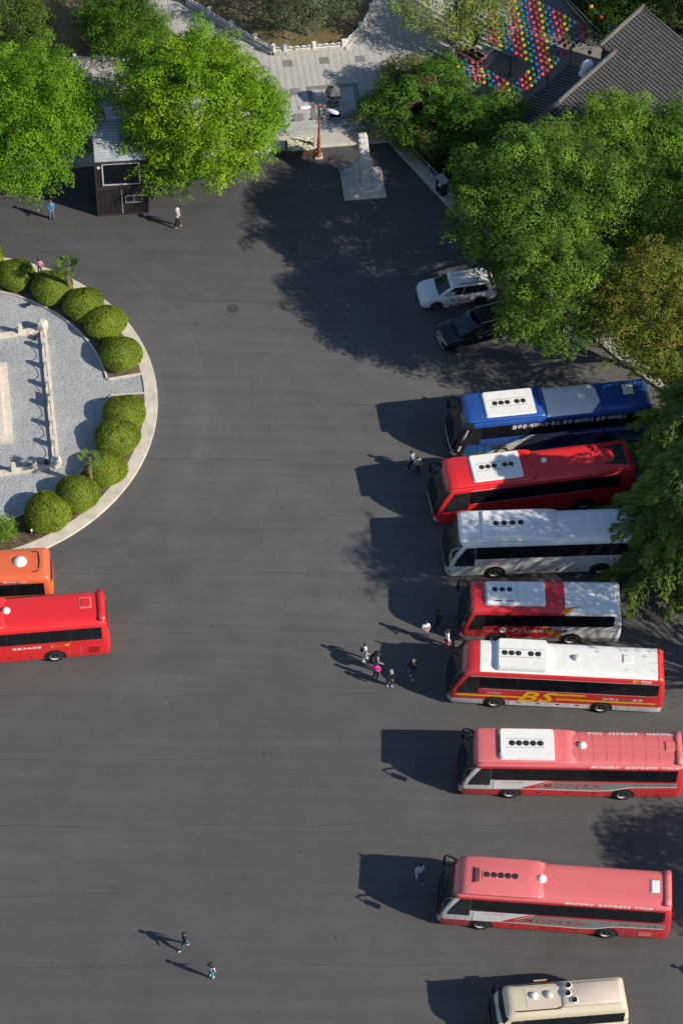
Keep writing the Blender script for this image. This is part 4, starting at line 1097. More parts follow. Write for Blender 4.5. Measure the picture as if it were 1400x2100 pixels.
def build_people():
    tmp = []
    for p in PEOPLE:
        V, E, RG, isl, hc = skeleton(p)
        me = bpy.data.meshes.new('person'); me.from_pydata([v[:3] for v in V], E, []); o = bpy.data.objects.new('person', me); COL.objects.link(o)
        md = o.modifiers.new('skin', 'SKIN'); md.use_smooth_shade = True; md.branch_smoothing = .6
        sv = me.skin_vertices[0].data
        for i, v in enumerate(V):
            fl = .72 if RG[i] == 't' and abs(v[0]) < .01 else (.85 if i == 0 else 1.)
            sv[i].radius = (v[3], v[3]); sv[i].use_root = i in isl
            if i in (1, 2): sv[i].radius = (v[3] * 1.16, v[3] * .85)
        o.modifiers.new('sub', 'SUBSURF').levels = 1
        tmp.append((p, o, V, E, RG, hc))
    bpy.context.view_layer.update(); dg = bpy.context.evaluated_depsgraph_get()
    for n_, (p, o, V, E, RG, hc) in enumerate(tmp):
        me = bpy.data.meshes.new_from_object(o.evaluated_get(dg)); old = o.data; bpy.data.objects.remove(o); bpy.data.meshes.remove(old)
        me.name = 'body'; k = p['h'] / 1.75
        cloth = lambda nm, c: M('cloth_%s_%d' % (nm, n_), c, .8, var=.15, scale=9)
        sk = M('skin', SKIN, .55, var=.08, scale=8)
        mt = cloth('top', p['top'])
        if p['stripes']:
            s_ = NT('striped_cloth_%d' % n_); sx = s_.n('ShaderNodeSeparateXYZ'); s_.l(s_.coord(), sx.inputs[0])
            s_.base(s_.mix(s_.math('GREATER_THAN', s_.math('FRACT', s_.math('MULTIPLY', sx.outputs[2], 5.2)), .52), p['top'], p['stripes'])); s_.set(Roughness=.8); mt = s_.m
        slots = {'s': 0, 't': 1, 'b': 2, 'f': 3, 'k': 2, 'l': 0}
        me.materials.clear()
        for m_ in (sk, mt, cloth('trousers', p['bottom']), cloth('shoes', p['shoes'])): me.materials.append(m_)
        P = np.array([v[:3] for v in V]); reg = []
        seg = [(P[a], P[b], RG[a], RG[b]) for a, b in E]
        A = np.array([s_[0] for s_ in seg]); B = np.array([s_[1] for s_ in seg]); D = B - A; DD = (D * D).sum(1) + 1e-9
        for f in me.polygons:
            c = np.array(f.center); t = np.clip(((c - A) * D).sum(1) / DD, 0, 1); dist = np.linalg.norm(A + D * t[:, None] - c, axis=1); i = int(dist.argmin())
            r = seg[i][2] if t[i] < (.12 if seg[i][3] == 'l' else .5) else seg[i][3]
            if not p['sleeve'] and seg[i][2] == 't' and seg[i][3] in ('t', 's') and abs(A[i][0]) > .15 * k and c[2] < 1.27 * k: r = 's'
            f.material_index = slots[r]; f.use_smooth = True
        q_ = p['foot']
        root = thing('person', p['label'], 'person', (q_[0], q_[1], q_[2]), R(p['face'] + 90), p['group'])
        place('body', me, root)
        mh = M('hair_%d' % n_, p['hair'], .6, var=.25, scale=30)
        cy, cz = hc[1] + .012 * k, 1.66 * k
        hb = MB(); rr = .108 * k
        rings = []
        for i in range(7):                                         # hair shell, lower at the back than the front
            t = math.pi * (.02 + .62 * i / 6); ring_ = []
            for j in range(14):
                a = 2 * math.pi * j / 14; back = .5 + .5 * math.sin(a)
                tt = t * (.72 + .42 * back); wob = 1 + .05 * math.sin(5 * a + i)
                z_ = rr * 1.02 * math.cos(tt)
                if p['hair_len'] and back > .35 and i > 3: z_ -= p['hair_len'] * (i - 3) / 3 * back
                ring_.append((rr * .93 * wob * math.sin(tt) * math.cos(a), cy + rr * 1.05 * wob * math.sin(tt) * math.sin(a), cz + z_))
            rings.append(ring_)
        hb.loft(rings, True, 0, True).build('hair', mh, root)
        for sg in (-1, 1): MB().ball((sg * .034 * k, hc[1] - .080 * k, 1.635 * k), .011 * k, 6, 4).build('eye', m_black, root)
        MB().ball((0, hc[1] - .082 * k, 1.568 * k), (.022 * k, .006 * k, .006 * k), 6, 4).build('mouth', M('lips', (.3, .1, .08), .5, var=0), root)
        if p['hat']:
            kind, colr = p['hat']; mm = cloth('hat', colr); ht = MB()
            br = {'bucket': 1.75, 'wide': 2.1, 'cap': 1.12}[kind]
            ht.lathe([(rr * br, .015), (rr * (br - .05), .03), (rr * 1.08, .05), (rr * 1.04, .12), (rr * .7, .155), (.01, .16)], 16, Matrix.Translation((0, cy, 1.655 * k)))
            if kind == 'cap': ht.loft([[(x * k, cy - (.10 + dy) * k, 1.70 * k - dz * k) for x in (-.075, -.03, .03, .075)] for dy, dz in ((0, 0), (.06, .012), (.10, .03))], False, 0, True, False)
            ht.build('hat', mm, root)
        if p['skirt']:
            MB().lathe([(.19 * k, .70 * k), (.16 * k, .85 * k), (.135 * k, 1.0 * k)], 14, cap=False).build('skirt', cloth('skirt', p['skirt']), root)
        if p['pack']:
            colr, size, lab = p['pack']
            yw = R(p['face'] + 90); off_ = Vector((0, .15 + .085 * size, 0)); off_.rotate(Matrix.Rotation(yw, 3, 'Z'))
            mb_ = MB(); w2, d2, h2_ = .16 * size, .10 * size, .40 * size
            rings = [[(x * s_, y * s_, z) for x, y in ((-w2, -d2), (w2, -d2), (w2 * 1.02, d2 * .4), (w2 * .6, d2), (-w2 * .6, d2), (-w2 * 1.02, d2 * .4))] for z, s_ in ((0, .85), (h2_ * .15, 1.), (h2_ * .7, .97), (h2_ * .95, .75), (h2_, .3))]
            bp = thing('backpack', lab, 'bag', (q_[0] + off_.x, q_[1] + off_.y, q_[2] + (1.02 if size < 1.2 else .95) * k), yw)
            mm = cloth('pack', colr); MB().loft(rings, True, 0, True).build('bag_body', mm, bp)
            MB().cbox(-w2 * .7, w2 * .7, d2 * .85, d2 * 1.25, h2_ * .1, h2_ * .5, .03).build('front_pocket', mm, bp)
            for sg in (-1, 1): MB().tube([(sg * w2 * .6, -d2 * .9, h2_ * .9), (sg * w2 * .65, -d2 * 1.5 - .05, h2_ * .98), (sg * w2 * .62, -d2 * .95, h2_ * .3)], .018, 5).build('strap', mm, bp)
AX = -90
person('a', 'person in a blue jacket and jeans standing left of the kiosk, hands clasped', (-19.41, 23.45, 0.00), -88, 1.76, (.10, .22, .45), (.10, .16, .26), (.06, .10, .18), (.10, .045, .02), armL=(-.02, .24, 0), armR=(-.02, .24, 0))
person('b', 'person in a cream jacket and pale bucket hat right of the kiosk', (-11.23, 23.06, 0.00), 5, 1.70, (.62, .58, .52), (.015, .014, .014), (.45, .25, .15), stride=.16, armR=(.02, .30, .50), armL=(.03, .10, 0), hat=('bucket', (.62, .50, .50)))
person('c', 'child in a pink top and navy cap on the island kerb', (-19.69, 18.40, 0.15), 85, 1.45, (.72, .28, .30), (.10, .12, .20), (.2, .2, .3), (.015, .012, .01), hair_len=.10, hat=('cap', (.03, .05, .16)))
person('d', 'person in a navy suit standing behind the blue coach', (7.40, 8.19, 0.00), -100, 1.74, (.012, .025, .085), (.012, .02, .06), (.02, .02, .02))
person('e', 'person in a white vest with a green print, carrying a straw bag', (4.46, 3.10, 0.00), -70, 1.68, (.45, .62, .36), (.012, .025, .06), (.05, .07, .16), (.06, .02, .02), hair_len=.06, sleeve=False, stride=.10, armL=(.02, .24, 0), armR=(.02, .1, 0))
person('f', 'person in a grey jacket half hidden behind the one with the straw bag', (4.11, 3.46, 0.00), 150, 1.72, (.26, .30, .38), (.02, .015, .02), (.30, .36, .45), stride=.12)
person('g', 'person in white T-shirt and pale shorts with folded arms before the coaches', (5.03, -9.08, -0.00), -75, 1.76, (.74, .74, .80), (.40, .50, .58), (.25, .25, .25), (.03, .02, .015), sleeve=False, shorts=True, stride=.12, armL=(-.01, .26, .10), armR=(-.01, .26, .10))
person('h', 'person dressed in black walking beside the one in white T-shirt', (5.71, -8.26, 0.00), 20, 1.74, (.012, .016, .03), (.010, .012, .018), (.20, .17, .10), stride=.20, armR=(.03, .22, 0))
person('i', 'person with long brown hair and white shirt by the striped coach mirror', (6.27, -9.58, 0.00), 15, 1.66, (.72, .72, .76), (.50, .05, .08), (.55, .3, .25), (.07, .032, .016), hair_len=.22, stride=.08, skirt=(.50, .05, .08))
person('j', 'person in an all cream outfit with brown hair, leftmost of the group', (1.58, -10.71, 0.00), 10, 1.68, (.66, .62, .56), (.52, .53, .50), (.66, .62, .58), (.08, .045, .03), hair_len=.14, stride=.12, armR=(.03, .14, 0), pack=((.015, .013, .012), .6, 'small black bag on the back of the cream-clad person'))
person('k', 'person in grey hooded top and black hat with a big pack', (2.26, -11.36, 0.00), 15, 1.70, (.24, .24, .25), (.03, .03, .03), (.5, .5, .5), hat=('wide', (.012, .012, .014)), armR=(.03, .20, 0), pack=((.022, .018, .022), 1.35, 'large dark backpack worn by the person in the black hat'))
person('l', 'person in a bright pink jacket in front of the big backpack', (2.24, -11.97, 0.00), 80, 1.56, (.78, .035, .30), (.02, .02, .03), (.6, .6, .6), (.02, .015, .012), hair_len=.05, stride=.08)
person('m', 'person in black with a grey cap bending forward', (3.00, -12.41, 0.00), -60, 1.66, (.012, .012, .016), (.015, .015, .02), (.55, .55, .55), (.3, .3, .3), lean=.22, stride=.08, hat=('cap', (.30, .30, .31)), armL=(.02, .22, 0), armR=(.02, .22, 0))
person('n', 'person in sunglasses, dark jacket and white shoes facing the lower left', (4.32, -11.79, 0.00), -115, 1.76, (.012, .018, .035), (.03, .08, .16), (.72, .73, .76), (.24, .13, .06), stride=.10, armL=(.0, .24, 0), pack=((.012, .014, .016), 1.05, 'black backpack on the person in sunglasses'))
person('o', 'person in a pale blue shirt walking ahead of the lower faded coach', (4.81, -25.06, 0.00), -70, 1.74, (.42, .50, .62), (.05, .065, .10), (.25, .33, .42), stride=.22, armR=(.02, .15, 0), armL=(.02, -.1, 0))
person('p', 'person in a navy jacket striding across the empty asphalt, lower left', (-7.55, -29.59, 0.00), -155, 1.66, (.014, .016, .04), (.05, .14, .17), (.65, .55, .55), (.012, .010, .010), hair_len=.06, stride=.30, armR=(.03, -.12, 0), armL=(.03, .18, 0))
person('q', 'person in a black and white striped top near the bottom left', (-6.07, -31.30, -0.00), 60, 1.62, (.72, .72, .74), (.05, .32, .38), (.7, .7, .7), (.012, .010, .010), armR=(.06, .02, 0), armL=(.06, .1, 0), shorts=False, stripes=(.03, .03, .04))
person('r', 'person just past the right edge whose shadow alone reaches into view', (20.75, -30.70, -0.00), 180, 1.72, (.2, .2, .25), (.05, .05, .08), (.1, .1, .1))
build_people()
m_straw = M('straw', (.34, .26, .11), .9, var=.3, scale=30)
_p = (4.67, 3.33, 0.00)
sb = thing('straw_bag', 'round straw bag carried low beside the white-vested person', 'bag', (_p[0], _p[1] - .1, .72))
MB().lathe([(.06, 0), (.15, .03), (.17, .14), (.14, .26), (.12, .26)], 14).build('bag_body', m_straw, sb)
MB().tube([(-.12, 0, .24), (-.08, 0, .40), (.08, 0, .40), (.12, 0, .24)], .012, 5).build('handle', m_straw, sb)

# ================================================================ THINGS ON THE ISLAND
def bush_mesh(seed):
    """clipped dome: closed shell plus a coat of small leaves"""
    r = np.random.default_rng(seed); n, m = 40, 22
    ph = r.uniform(0, 6.28, 6)
    def rad(a, t):
        return 1 + .035 * np.sin(3 * a + ph[0]) + .025 * np.sin(5 * a + ph[1] + 3 * t) + .02 * np.sin(7 * t + ph[2] + 2 * a)
    def pt(a, t, o=0.):                                          # t 0 top .. 1 foot
        th = t * 2.05; R_ = rad(a, t) + o
        return np.stack([1.40 * R_ * np.sin(th) * np.cos(a), 1.40 * R_ * np.sin(th) * np.sin(a), .50 + .86 * R_ * np.cos(th) * np.where(np.cos(th) > 0, 1, .95)], -1)
    A, Tt = np.meshgrid(np.linspace(0, 2 * np.pi, n, endpoint=False), np.linspace(.02, 1, m))
    v = pt(A.ravel(), Tt.ravel(), -.03); q = []
    for i in range(m - 1):
        for j in range(n): q.append((i * n + j, (i + 1) * n + j, (i + 1) * n + (j + 1) % n, i * n + (j + 1) % n))
    N = 9000
    t = np.arccos(1 - r.uniform(0, 1, N) * 1.42) / 2.05; a = r.uniform(0, 6.283, N)
    p = pt(a, t, r.normal(0, .012, N)); c0 = np.array([0, 0, .40])
    nn = p - c0; nn /= np.linalg.norm(nn, axis=1)[:, None]; nn += r.normal(0, .38, (N, 3)); nn /= np.linalg.norm(nn, axis=1)[:, None]
    tv = np.cross(nn, r.normal(0, 1, (N, 3))); tv /= np.linalg.norm(tv, axis=1)[:, None]; bv = np.cross(nn, tv)
    s_ = r.uniform(.035, .06, N)[:, None]
    lv = np.stack([p - tv * s_, p - bv * s_ * .6, p + tv * s_, p + bv * s_ * .6], 1).reshape(-1, 3)
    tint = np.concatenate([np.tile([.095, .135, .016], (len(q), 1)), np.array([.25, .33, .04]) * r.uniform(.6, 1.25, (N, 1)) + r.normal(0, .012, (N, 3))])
    spot = np.zeros(N)
    for _ in range(7):
        k_ = r.integers(0, N); spot = np.maximum(spot, np.exp(-((p - p[k_]) ** 2).sum(1) / r.uniform(.004, .02)))
    tint[len(q):] *= (1 - .65 * spot)[:, None]; tint[len(q):, 0] += .03 * spot
    V = np.concatenate([v, lv]); Q = np.concatenate([np.array(q), len(v) + np.arange(N * 4).reshape(-1, 4)])
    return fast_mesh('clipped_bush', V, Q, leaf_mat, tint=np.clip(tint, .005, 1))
def leaf_material(name, trans=.3, rough=.55, gain=1.):
    s = NT(name); at = s.n('ShaderNodeAttribute'); at.attribute_name = 'tint'
    f = s.ramp(s.noise(.8, 4), [(.3, .85), (.7, 1.15)])
    oi = s.n('ShaderNodeObjectInfo')
    f2 = s.ramp(oi.outputs['Random'], [(0., (.86, .90, .9)), (.5, (1., 1., 1.)), (1., (1.1, 1.04, 1.0))])
    c = s.mix(1., s.mix(1., at.outputs['Color'], f, 'MULTIPLY'), f2, 'MULTIPLY')
    s.base(c); s.set(Roughness=rough); s.b.inputs['Specular IOR Level'].default_value = .15
    tr = s.n('ShaderNodeBsdfTranslucent'); s.l(s.mix(1., c, (1.25, 1.3, .55), 'MULTIPLY'), tr.inputs[0])
    mx = s.n('ShaderNodeMixShader'); mx.inputs[0].default_value = trans
    s.l(s.b.outputs[0], mx.inputs[1]); s.l(tr.outputs[0], mx.inputs[2]); s.l(mx.outputs[0], s.out.inputs[0])
    return s.m
leaf_mat = leaf_material('leaves', .30)
bm_ = [bush_mesh(i) for i in range(3)]
BUSH = (((-23.36, 19.18, 0.15), 1.0, 'clipped azalea dome just entering at the left edge, topmost of the island row'), ((-21.21, 17.95, 0.15), .92, 'clipped azalea dome left of the child in pink'),
        ((-18.77, 16.88, 0.15), 1.02, 'clipped azalea dome in front of the taller palm'), ((-16.61, 15.51, 0.15), 1.0, 'clipped azalea dome just right of the taller palm'),
        ((-15.20, 14.07, 0.15), .98, 'clipped azalea dome second above the gravel gap'), ((-14.00, 11.48, 0.15), 1.0, 'clipped azalea dome directly above the gravel gap'),
        ((-13.43, 6.70, 0.15), 1.0, 'clipped azalea dome directly below the gravel gap'), ((-13.76, 4.75, 0.15), 1.03, 'clipped azalea dome second below the gravel gap'),
        ((-14.25, 2.33, 0.15), .98, 'clipped azalea dome beside the shorter palm'), ((-15.75, 0.29, 0.15), 1.0, 'clipped azalea dome second from the bottom of the island'),
        ((-17.39, -1.22, 0.15), 1.05, 'clipped azalea dome lowest on the island, above the orange coach'))
for i, (p, s_, lab) in enumerate(BUSH):
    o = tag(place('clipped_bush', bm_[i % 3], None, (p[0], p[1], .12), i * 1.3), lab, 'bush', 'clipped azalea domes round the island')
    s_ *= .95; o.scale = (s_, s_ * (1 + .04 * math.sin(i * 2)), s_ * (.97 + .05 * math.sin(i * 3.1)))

m_palmt = M('palm_trunk', (.20, .13, .08), .95, var=.35, scale=14, bump=.6, bscale=18)
m_frond = M('palm_green', (.075, .135, .025), .6, var=.35, scale=4)
m_frondy = M('palm_yellow', (.32, .30, .12), .7, var=.3, scale=5)
def palm(loc, h, label, rc, nf, seed):
    r = random.Random(seed); t = thing('palm_tree', label, 'palm', loc, 0, 'small palms on the island')
    path = [(.03 * math.sin(i), .02 * math.cos(i * 1.7), h * i / 8) for i in range(9)]
    MB().tube(path, [.13, .12, .13, .13, .15, .17, .19, .19, .14], 12).build('trunk', m_palmt, t)
    for i in range(nf):
        az = 2 * math.pi * i / nf * 1.618 * 2 + r.uniform(-.2, .2); el = r.uniform(-.35, 1.1); L = rc * r.uniform(.45, .6)
        d = Vector((math.cos(az) * math.cos(el), math.sin(az) * math.cos(el), math.sin(el)))
        b0 = Vector((0, 0, h - .05)); tip = b0 + d * L
        mb = MB().tube([b0, b0 + d * L * .5 + Vector((0, 0, .03)), tip], .014, 4)
        side = d.cross(Vector((0, 0, 1))).normalized(); up = side.cross(d).normalized()
        for k in range(13):                                      # fan of blades
            a = R(-105 + 210 * k / 12); dd = (d * math.cos(a) + side * math.sin(a)).normalized(); l2 = rc * .55 * (.75 + .25 * math.cos(a)) * r.uniform(.85, 1.1)
            w2 = .035; e = tip + dd * l2 + Vector((0, 0, -.10 * l2 * (1.5 - el))); mdp = tip + dd * l2 * .55 + up * .02; sd = dd.cross(up) * w2
            mb.add([tip, mdp + sd, e, mdp - sd], [(0, 1, 2, 3)])
        mb.build('frond', m_frondy if el < -.1 and r.random() < .7 else m_frond, t)
palm((-17.67, 16.63, 0.15), 2.65, 'taller palm rising behind the clipped domes at the island top', .95, 15, 1)
palm((-15.05, 1.32, 0.15), 2.55, 'shorter bent palm among the lower clipped domes', .80, 9, 4)

# stone-and-chain enclosure
TR, BR = Vector((-19.08, 13.72, 0.00)), Vector((-17.26, 2.75, 0.00)); TL, BL = Vector((-25.88, 11.88, 0.00)), Vector((-23.46, 1.37, 0.00))
enc = thing('stone_fence', 'pale stone post and chain enclosure on the gravel', 'fence', (BR.x, BR.y, .07))
O_ = Vector((BR.x, BR.y, 0))
def fence_run(A, B, n, skip_last=False):
    A, B = A - O_, B - O_; d = (B - A); L = d.length; d.normalize(); ang_ = math.atan2(d.y, d.x)
    nb = max(2, round(L / 1.05))
    for i in range(nb):                                          # base blocks
        T = Matrix.Translation(A + d * (L * i / nb)) @ Matrix.Rotation(ang_, 4, 'Z')
        MB().cbox(.006, L / nb - .006, -.20, .20, 0, .17, .015, T=T).build('base_block', m_stone, enc)
    pts = []
    for i in range(1, n):
        p = A + d * (L * i / n); T = Matrix.Translation(p) @ Matrix.Rotation(ang_, 4, 'Z')
        MB().box(-.17, .17, -.15, .15, .172, .84, T=T, taper=.05).build('post', m_stone, enc); pts.append(p)
    pts = [A] + pts + [B]
    for a, b in zip(pts, pts[1:]):                               # sagging chain
        e = (b - a).normalized() * .12
        pth = [a + e + (b - a - 2 * e) * (k / 8) + Vector((0, 0, .70 - .30 * (1 - (2 * k / 8 - 1) ** 2))) for k in range(9)]
        MB().tube(pth, .022, 5).build('chain', M('chain_dark', (.05, .05, .05), .5, metal=.4, var=.2), enc)
fence_run(TR, BR, 7); fence_run(TR, TL, 5); fence_run(BR, BL, 5)
for P_, nm in ((TR, 'a'), (BR, 'b')):
    p = P_ - O_; mb = MB()
    rings = [[(p.x + x * s_, p.y + y * s_, z) for x, y in ((-.30, -.24), (.0, -.33), (.30, -.2), (.33, .15), (.05, .30), (-.28, .24))] for z, s_ in ((.172, 1.), (.5, 1.02), (.75, .9), (.86, .55))]
    mb.loft(rings, True, 0, False).build('corner_boulder', m_stone, enc)
# stone platform inside
pl = thing('stone_platform', 'pale stepped stone platform at the left edge inside the chain fence', 'platform', (-23.24, 7.38, 0.07), -1.4062 + R(90))
q0 = Matrix.Rotation(-pl.rotation_euler.z, 4, 'Z') @ (Vector((-21.05, 10.73, 0.30)) - pl.location); q1 = Matrix.Rotation(-pl.rotation_euler.z, 4, 'Z') @ (Vector((-20.01, 4.49, 0.30)) - pl.location)
xr, y0, y1 = (q0.x + q1.x) / 2, min(q0.y, q1.y), max(q0.y, q1.y)
n = 5
for i in range(n):
    a, b = y0 + (y1 - y0) * i / n + .006, y0 + (y1 - y0) * (i + 1) / n - .006
    MB().cbox(xr - .8, xr, a, b, 0, .28, .015).build('slab', m_stone, pl)
    MB().cbox(xr - 5.5, xr - .81, a, b, 0, .27, .015).build('slab', m_stone, pl)
    MB().cbox(xr - 1.6, xr - .45, a + .35, b + .3 if i < n - 1 else b - .4, .285, .62, .015).build('upper_slab', m_stone, pl)

def spotlight(p, label, rot):
    t = thing('spotlight', label, 'lamp', p, rot, 'floodlights on the island gravel')
    MB().cbox(-.20, .20, -.14, .14, 0, .06, .01).build('base', m_grey, t)
    MB().tube([(-.15, 0, .05), (-.15, 0, .22), (.15, 0, .22), (.15, 0, .05)], .015, 5).build('bracket', m_steel, t)
    h_ = MB().box(-.17, .17, -.10, .14, .14, .30, T=Matrix.Rotation(R(25), 4, 'X')).build('housing', m_trim, t)
    MB().box(-.16, .16, -.118, -.102, .15, .29, T=Matrix.Rotation(R(25), 4, 'X')).build('lens', m_lamp, h_)
spotlight((-20.21, 15.68, 0.07), 'grey floodlight below the second clipped dome', R(20)); spotlight((-19.46, 12.98, 0.07), 'small floodlight inside the upper fence corner', R(60)); spotlight((-17.80, 2.90, 0.07), 'dark floodlight inside the lower fence corner', R(-70))
_p = (-17.99, 7.85, 0.00)
t = thing('green_sign', 'small green and yellow notice hung on the stone fence', 'sign', (_p[0] - .02, _p[1], .20), -1.4066)
MB().box(-.42, .42, -.012, .012, .12, .55).build('board', M('sign_green', (.02, .38, .24), .5, var=.05), t)
MB().box(-.43, .43, .013, .02, .53, .57).build('trim', m_let_y, t); MB().box(-.3, .3, .014, .018, .28, .36).build('text_line', m_white, t)
t = thing('garden_lamp', 'small white and blue bollard lamp on the grassy corner of the island', 'lamp', (-18.21, -2.60, 0.15))
MB().tube([(0, 0, 0), (0, 0, .42)], .035, 8).build('post', M('lamp_blue', (.12, .16, .25), .5, var=.1), t); MB().lathe([(.05, .42), (.07, .45), (.06, .56), (.02, .60)], 10).build('lamp_head', m_white, t)

# ================================================================ MONUMENT, LAMP, PLANTER, STONE LANTERN
m_mon = M('monument_stone', (.50, .49, .46), .8, var=.2, scale=3.5, bump=.3, bscale=12)
MY = 0.1406
mon = thing('monument', 'grey stone monument with upright slab on a stepped base', 'monument', (0.74, 27.50, 0.00), MY)
MB().cbox(-1.38, 1.38, -1.38, 1.38, 0, .10, .01).build('base_step', m_kerb, mon)
MB().cbox(-1.18, 1.18, -1.12, 1.18, .10, .42, .02).build('base_step', m_mon, mon)
MB().cbox(-.86, .86, -.78, .86, .42, .70, .02).build('base_step', m_mon, mon)
for (x, y, w2, d2, h2, rz) in ((-.42, .15, .22, .30, 1.15, .15), (.06, -.42, .26, .22, 1.20, 0.), (.42, .22, .20, .30, 1.25, -.12)):
    T = Matrix.Translation((x, y, .70)) @ Matrix.Rotation(rz, 4, 'Z')
    MB().loft([[T @ Vector((a * w2 * s_, b * d2 * s_, z)) for a, b in ((-1, -1), (1, -1), (1.05, 0), (1, 1), (-1, 1), (-1.05, 0))] for z, s_ in ((0, 1), (.5 * h2, 1.06), (.85 * h2, .95), (h2, .72))], True, 0, False).build('support_stone', m_mon, mon)
T = Matrix.Rotation(R(6), 4, 'Z')
prf = [(-.46, 1.72), (-.56, 2.05), (-.58, 2.50), (.50, 4.02), (.72, 4.0), (.60, 3.0), (.44, 1.72)]
rings = [[T @ Vector((x, y * k, 2.6 + (z - 2.6) * k)) for y, z in prf] for x, k in ((-.30, .94), (-.25, 1.), (.25, 1.), (.30, .94))]
slab = MB().loft(rings, True, 0, False).build('carved_slab', m_mon, mon)
for i in range(5):                                                # carved ridges stepping up the sloping top
    f_ = (i + .5) / 5; y = -.55 + 1.08 * f_; z = 2.52 + 1.52 * f_
    MB().cbox(-.21, .21, y - .075, y + .085, z - .25, z + .10, .035, T=T).build('carved_ridge', m_mon, slab)
ped = thing('plaque_stand', 'small grey plaque stand left of the monument base', 'plaque', (-0.67, 28.16, 0.00), MY)
MB().tube([(0, 0, 0), (0, 0, .5)], .05, 6).build('post', m_grey, ped); MB().box(-.14, .14, -.24, .24, .5, .56, T=Matrix.Rotation(R(-12), 4, 'X')).build('plate', m_steel, ped); MB().box(-.10, .10, -.18, .18, .565, .57, T=Matrix.Rotation(R(-12), 4, 'X')).build('plate_face', m_trim, ped)

m_cop = M('copper_paint', (.42, .13, .07), .35, metal=.35, var=.2, scale=6)
lp = thing('street_lamp', 'copper coloured twin-arm street lamp beside the flower planter', 'lamp', (-2.27, 29.97, 0.00), MY)
MB().cbox(-.26, .26, -.26, .26, 0, .10, .02).build('plinth', m_kerb, lp)
prof = [(.22, .10), (.22, .18), (.17, .26), (.13, .34), (.125, .60), (.15, .64), (.15, .70), (.12, .76), (.11, 1.0), (.14, 1.04), (.14, 1.10), (.10, 1.16), (.10, 1.32), (.13, 1.36), (.13, 1.42), (.09, 1.5), (.085, 1.62), (.105, 1.66), (.08, 1.72), (.065, 2.6), (.08, 2.63), (.06, 2.68), (.055, 3.6), (.07, 3.63), (.05, 3.68), (.048, 4.55), (.08, 4.62), (.06, 4.70), (.01, 4.78)]
MB().lathe(prof, 14).build('pole', m_cop, lp)
m_lhead = M('lamp_head_white', (.70, .72, .76), .25, var=.05, coat=.5)
for sg, rz, dz in ((-1, R(2), 0), (1, R(-34), -.05)):
    T = Matrix.Rotation(rz, 4, 'Z'); 
    a = MB().tube([T @ Vector((0, 0, 4.55)), T @ Vector((sg * .45, 0, 4.62)), T @ Vector((sg * .75, 0, 4.60 + dz))], [.03, .026, .03], 8).build('arm', m_cop, lp)
    rings = []
    for x, w2, h2 in ((.55, .05, .04), (.68, .13, .07), (.95, .20, .10), (1.22, .18, .09), (1.40, .09, .05)):
        rings.append([T @ Vector((sg * x, w2 * math.cos(q), 4.58 + dz + h2 * math.sin(q))) for q in [2 * math.pi * k / 12 for k in range(12)]])
    hd = MB().loft(rings, True, 0, True).build('lamp_head', m_lhead, lp)
    MB().ball(tuple(T @ Vector((sg * 1.0, 0, 4.53 + dz))), (.2, .10, .05), 12, 5).build('lens', m_lamp, hd)

m_wood = M('brown_planks', (.075, .045, .034), .75, var=.3, scale=5, bump=.3, bscale=20)
plt = thing('flower_planter', 'brown slatted planter box full of white flowers', 'planter', (-3.48, 30.23, 0.00), MY)
for i in range(5):
    MB().cbox(-.86, .86, -.50, -.46, .06 + i * .135, .06 + i * .135 + .115, .01).build('plank', m_wood, plt); MB().cbox(-.86, .86, .46, .50, .06 + i * .135, .06 + i * .135 + .115, .01).build('plank', m_wood, plt)
    for sx in (-.86, .82): MB().cbox(sx, sx + .04, -.455, .455, .06 + i * .135, .06 + i * .135 + .115, .01).build('plank', m_wood, plt)
for sx in (-.91, .91):
    for sy in (-.48, .48): MB().box(sx - .04, sx + .04, sy - .05, sy + .05, 0, .80).build('post', m_wood, plt)
MB().box(-.81, .81, -.45, .45, .05, .62).build('soil', m_dark_soil, plt)
r = np.random.default_rng(11); N = 2600
p = np.stack([r.uniform(-.84, .86, N), r.uniform(-.50, .56, N), r.uniform(.66, .86, N)], 1); p[:, 2] += .12 * np.cos(p[:, 0] * 1.5) * np.cos(p[:, 1] * 2)
nn = np.array([0, -.3, 1.]) + r.normal(0, .4, (N, 3)); nn /= np.linalg.norm(nn, axis=1)[:, None]; tv = np.cross(nn, r.normal(0, 1, (N, 3))); tv /= np.linalg.norm(tv, axis=1)[:, None]; bv = np.cross(nn, tv)
green = r.uniform(0, 1, N) < .16; green |= (p[:, 0] > .1) & (np.abs(p[:, 1] - .15 + .2 * p[:, 0]) < .12)
s_ = np.where(green, .05, .052)[:, None]
lv = np.stack([p - tv * s_, p - bv * s_, p + tv * s_, p + bv * s_], 1).reshape(-1, 3)
tint = np.where(green[:, None], np.array([.07, .13, .03]), np.array([.86, .84, .74])) * r.uniform(.8, 1.1, (N, 1))
stuff(place('flowers', fast_mesh('flowers', lv, np.arange(N * 4).reshape(-1, 4), leaf_mat, tint=tint), plt))

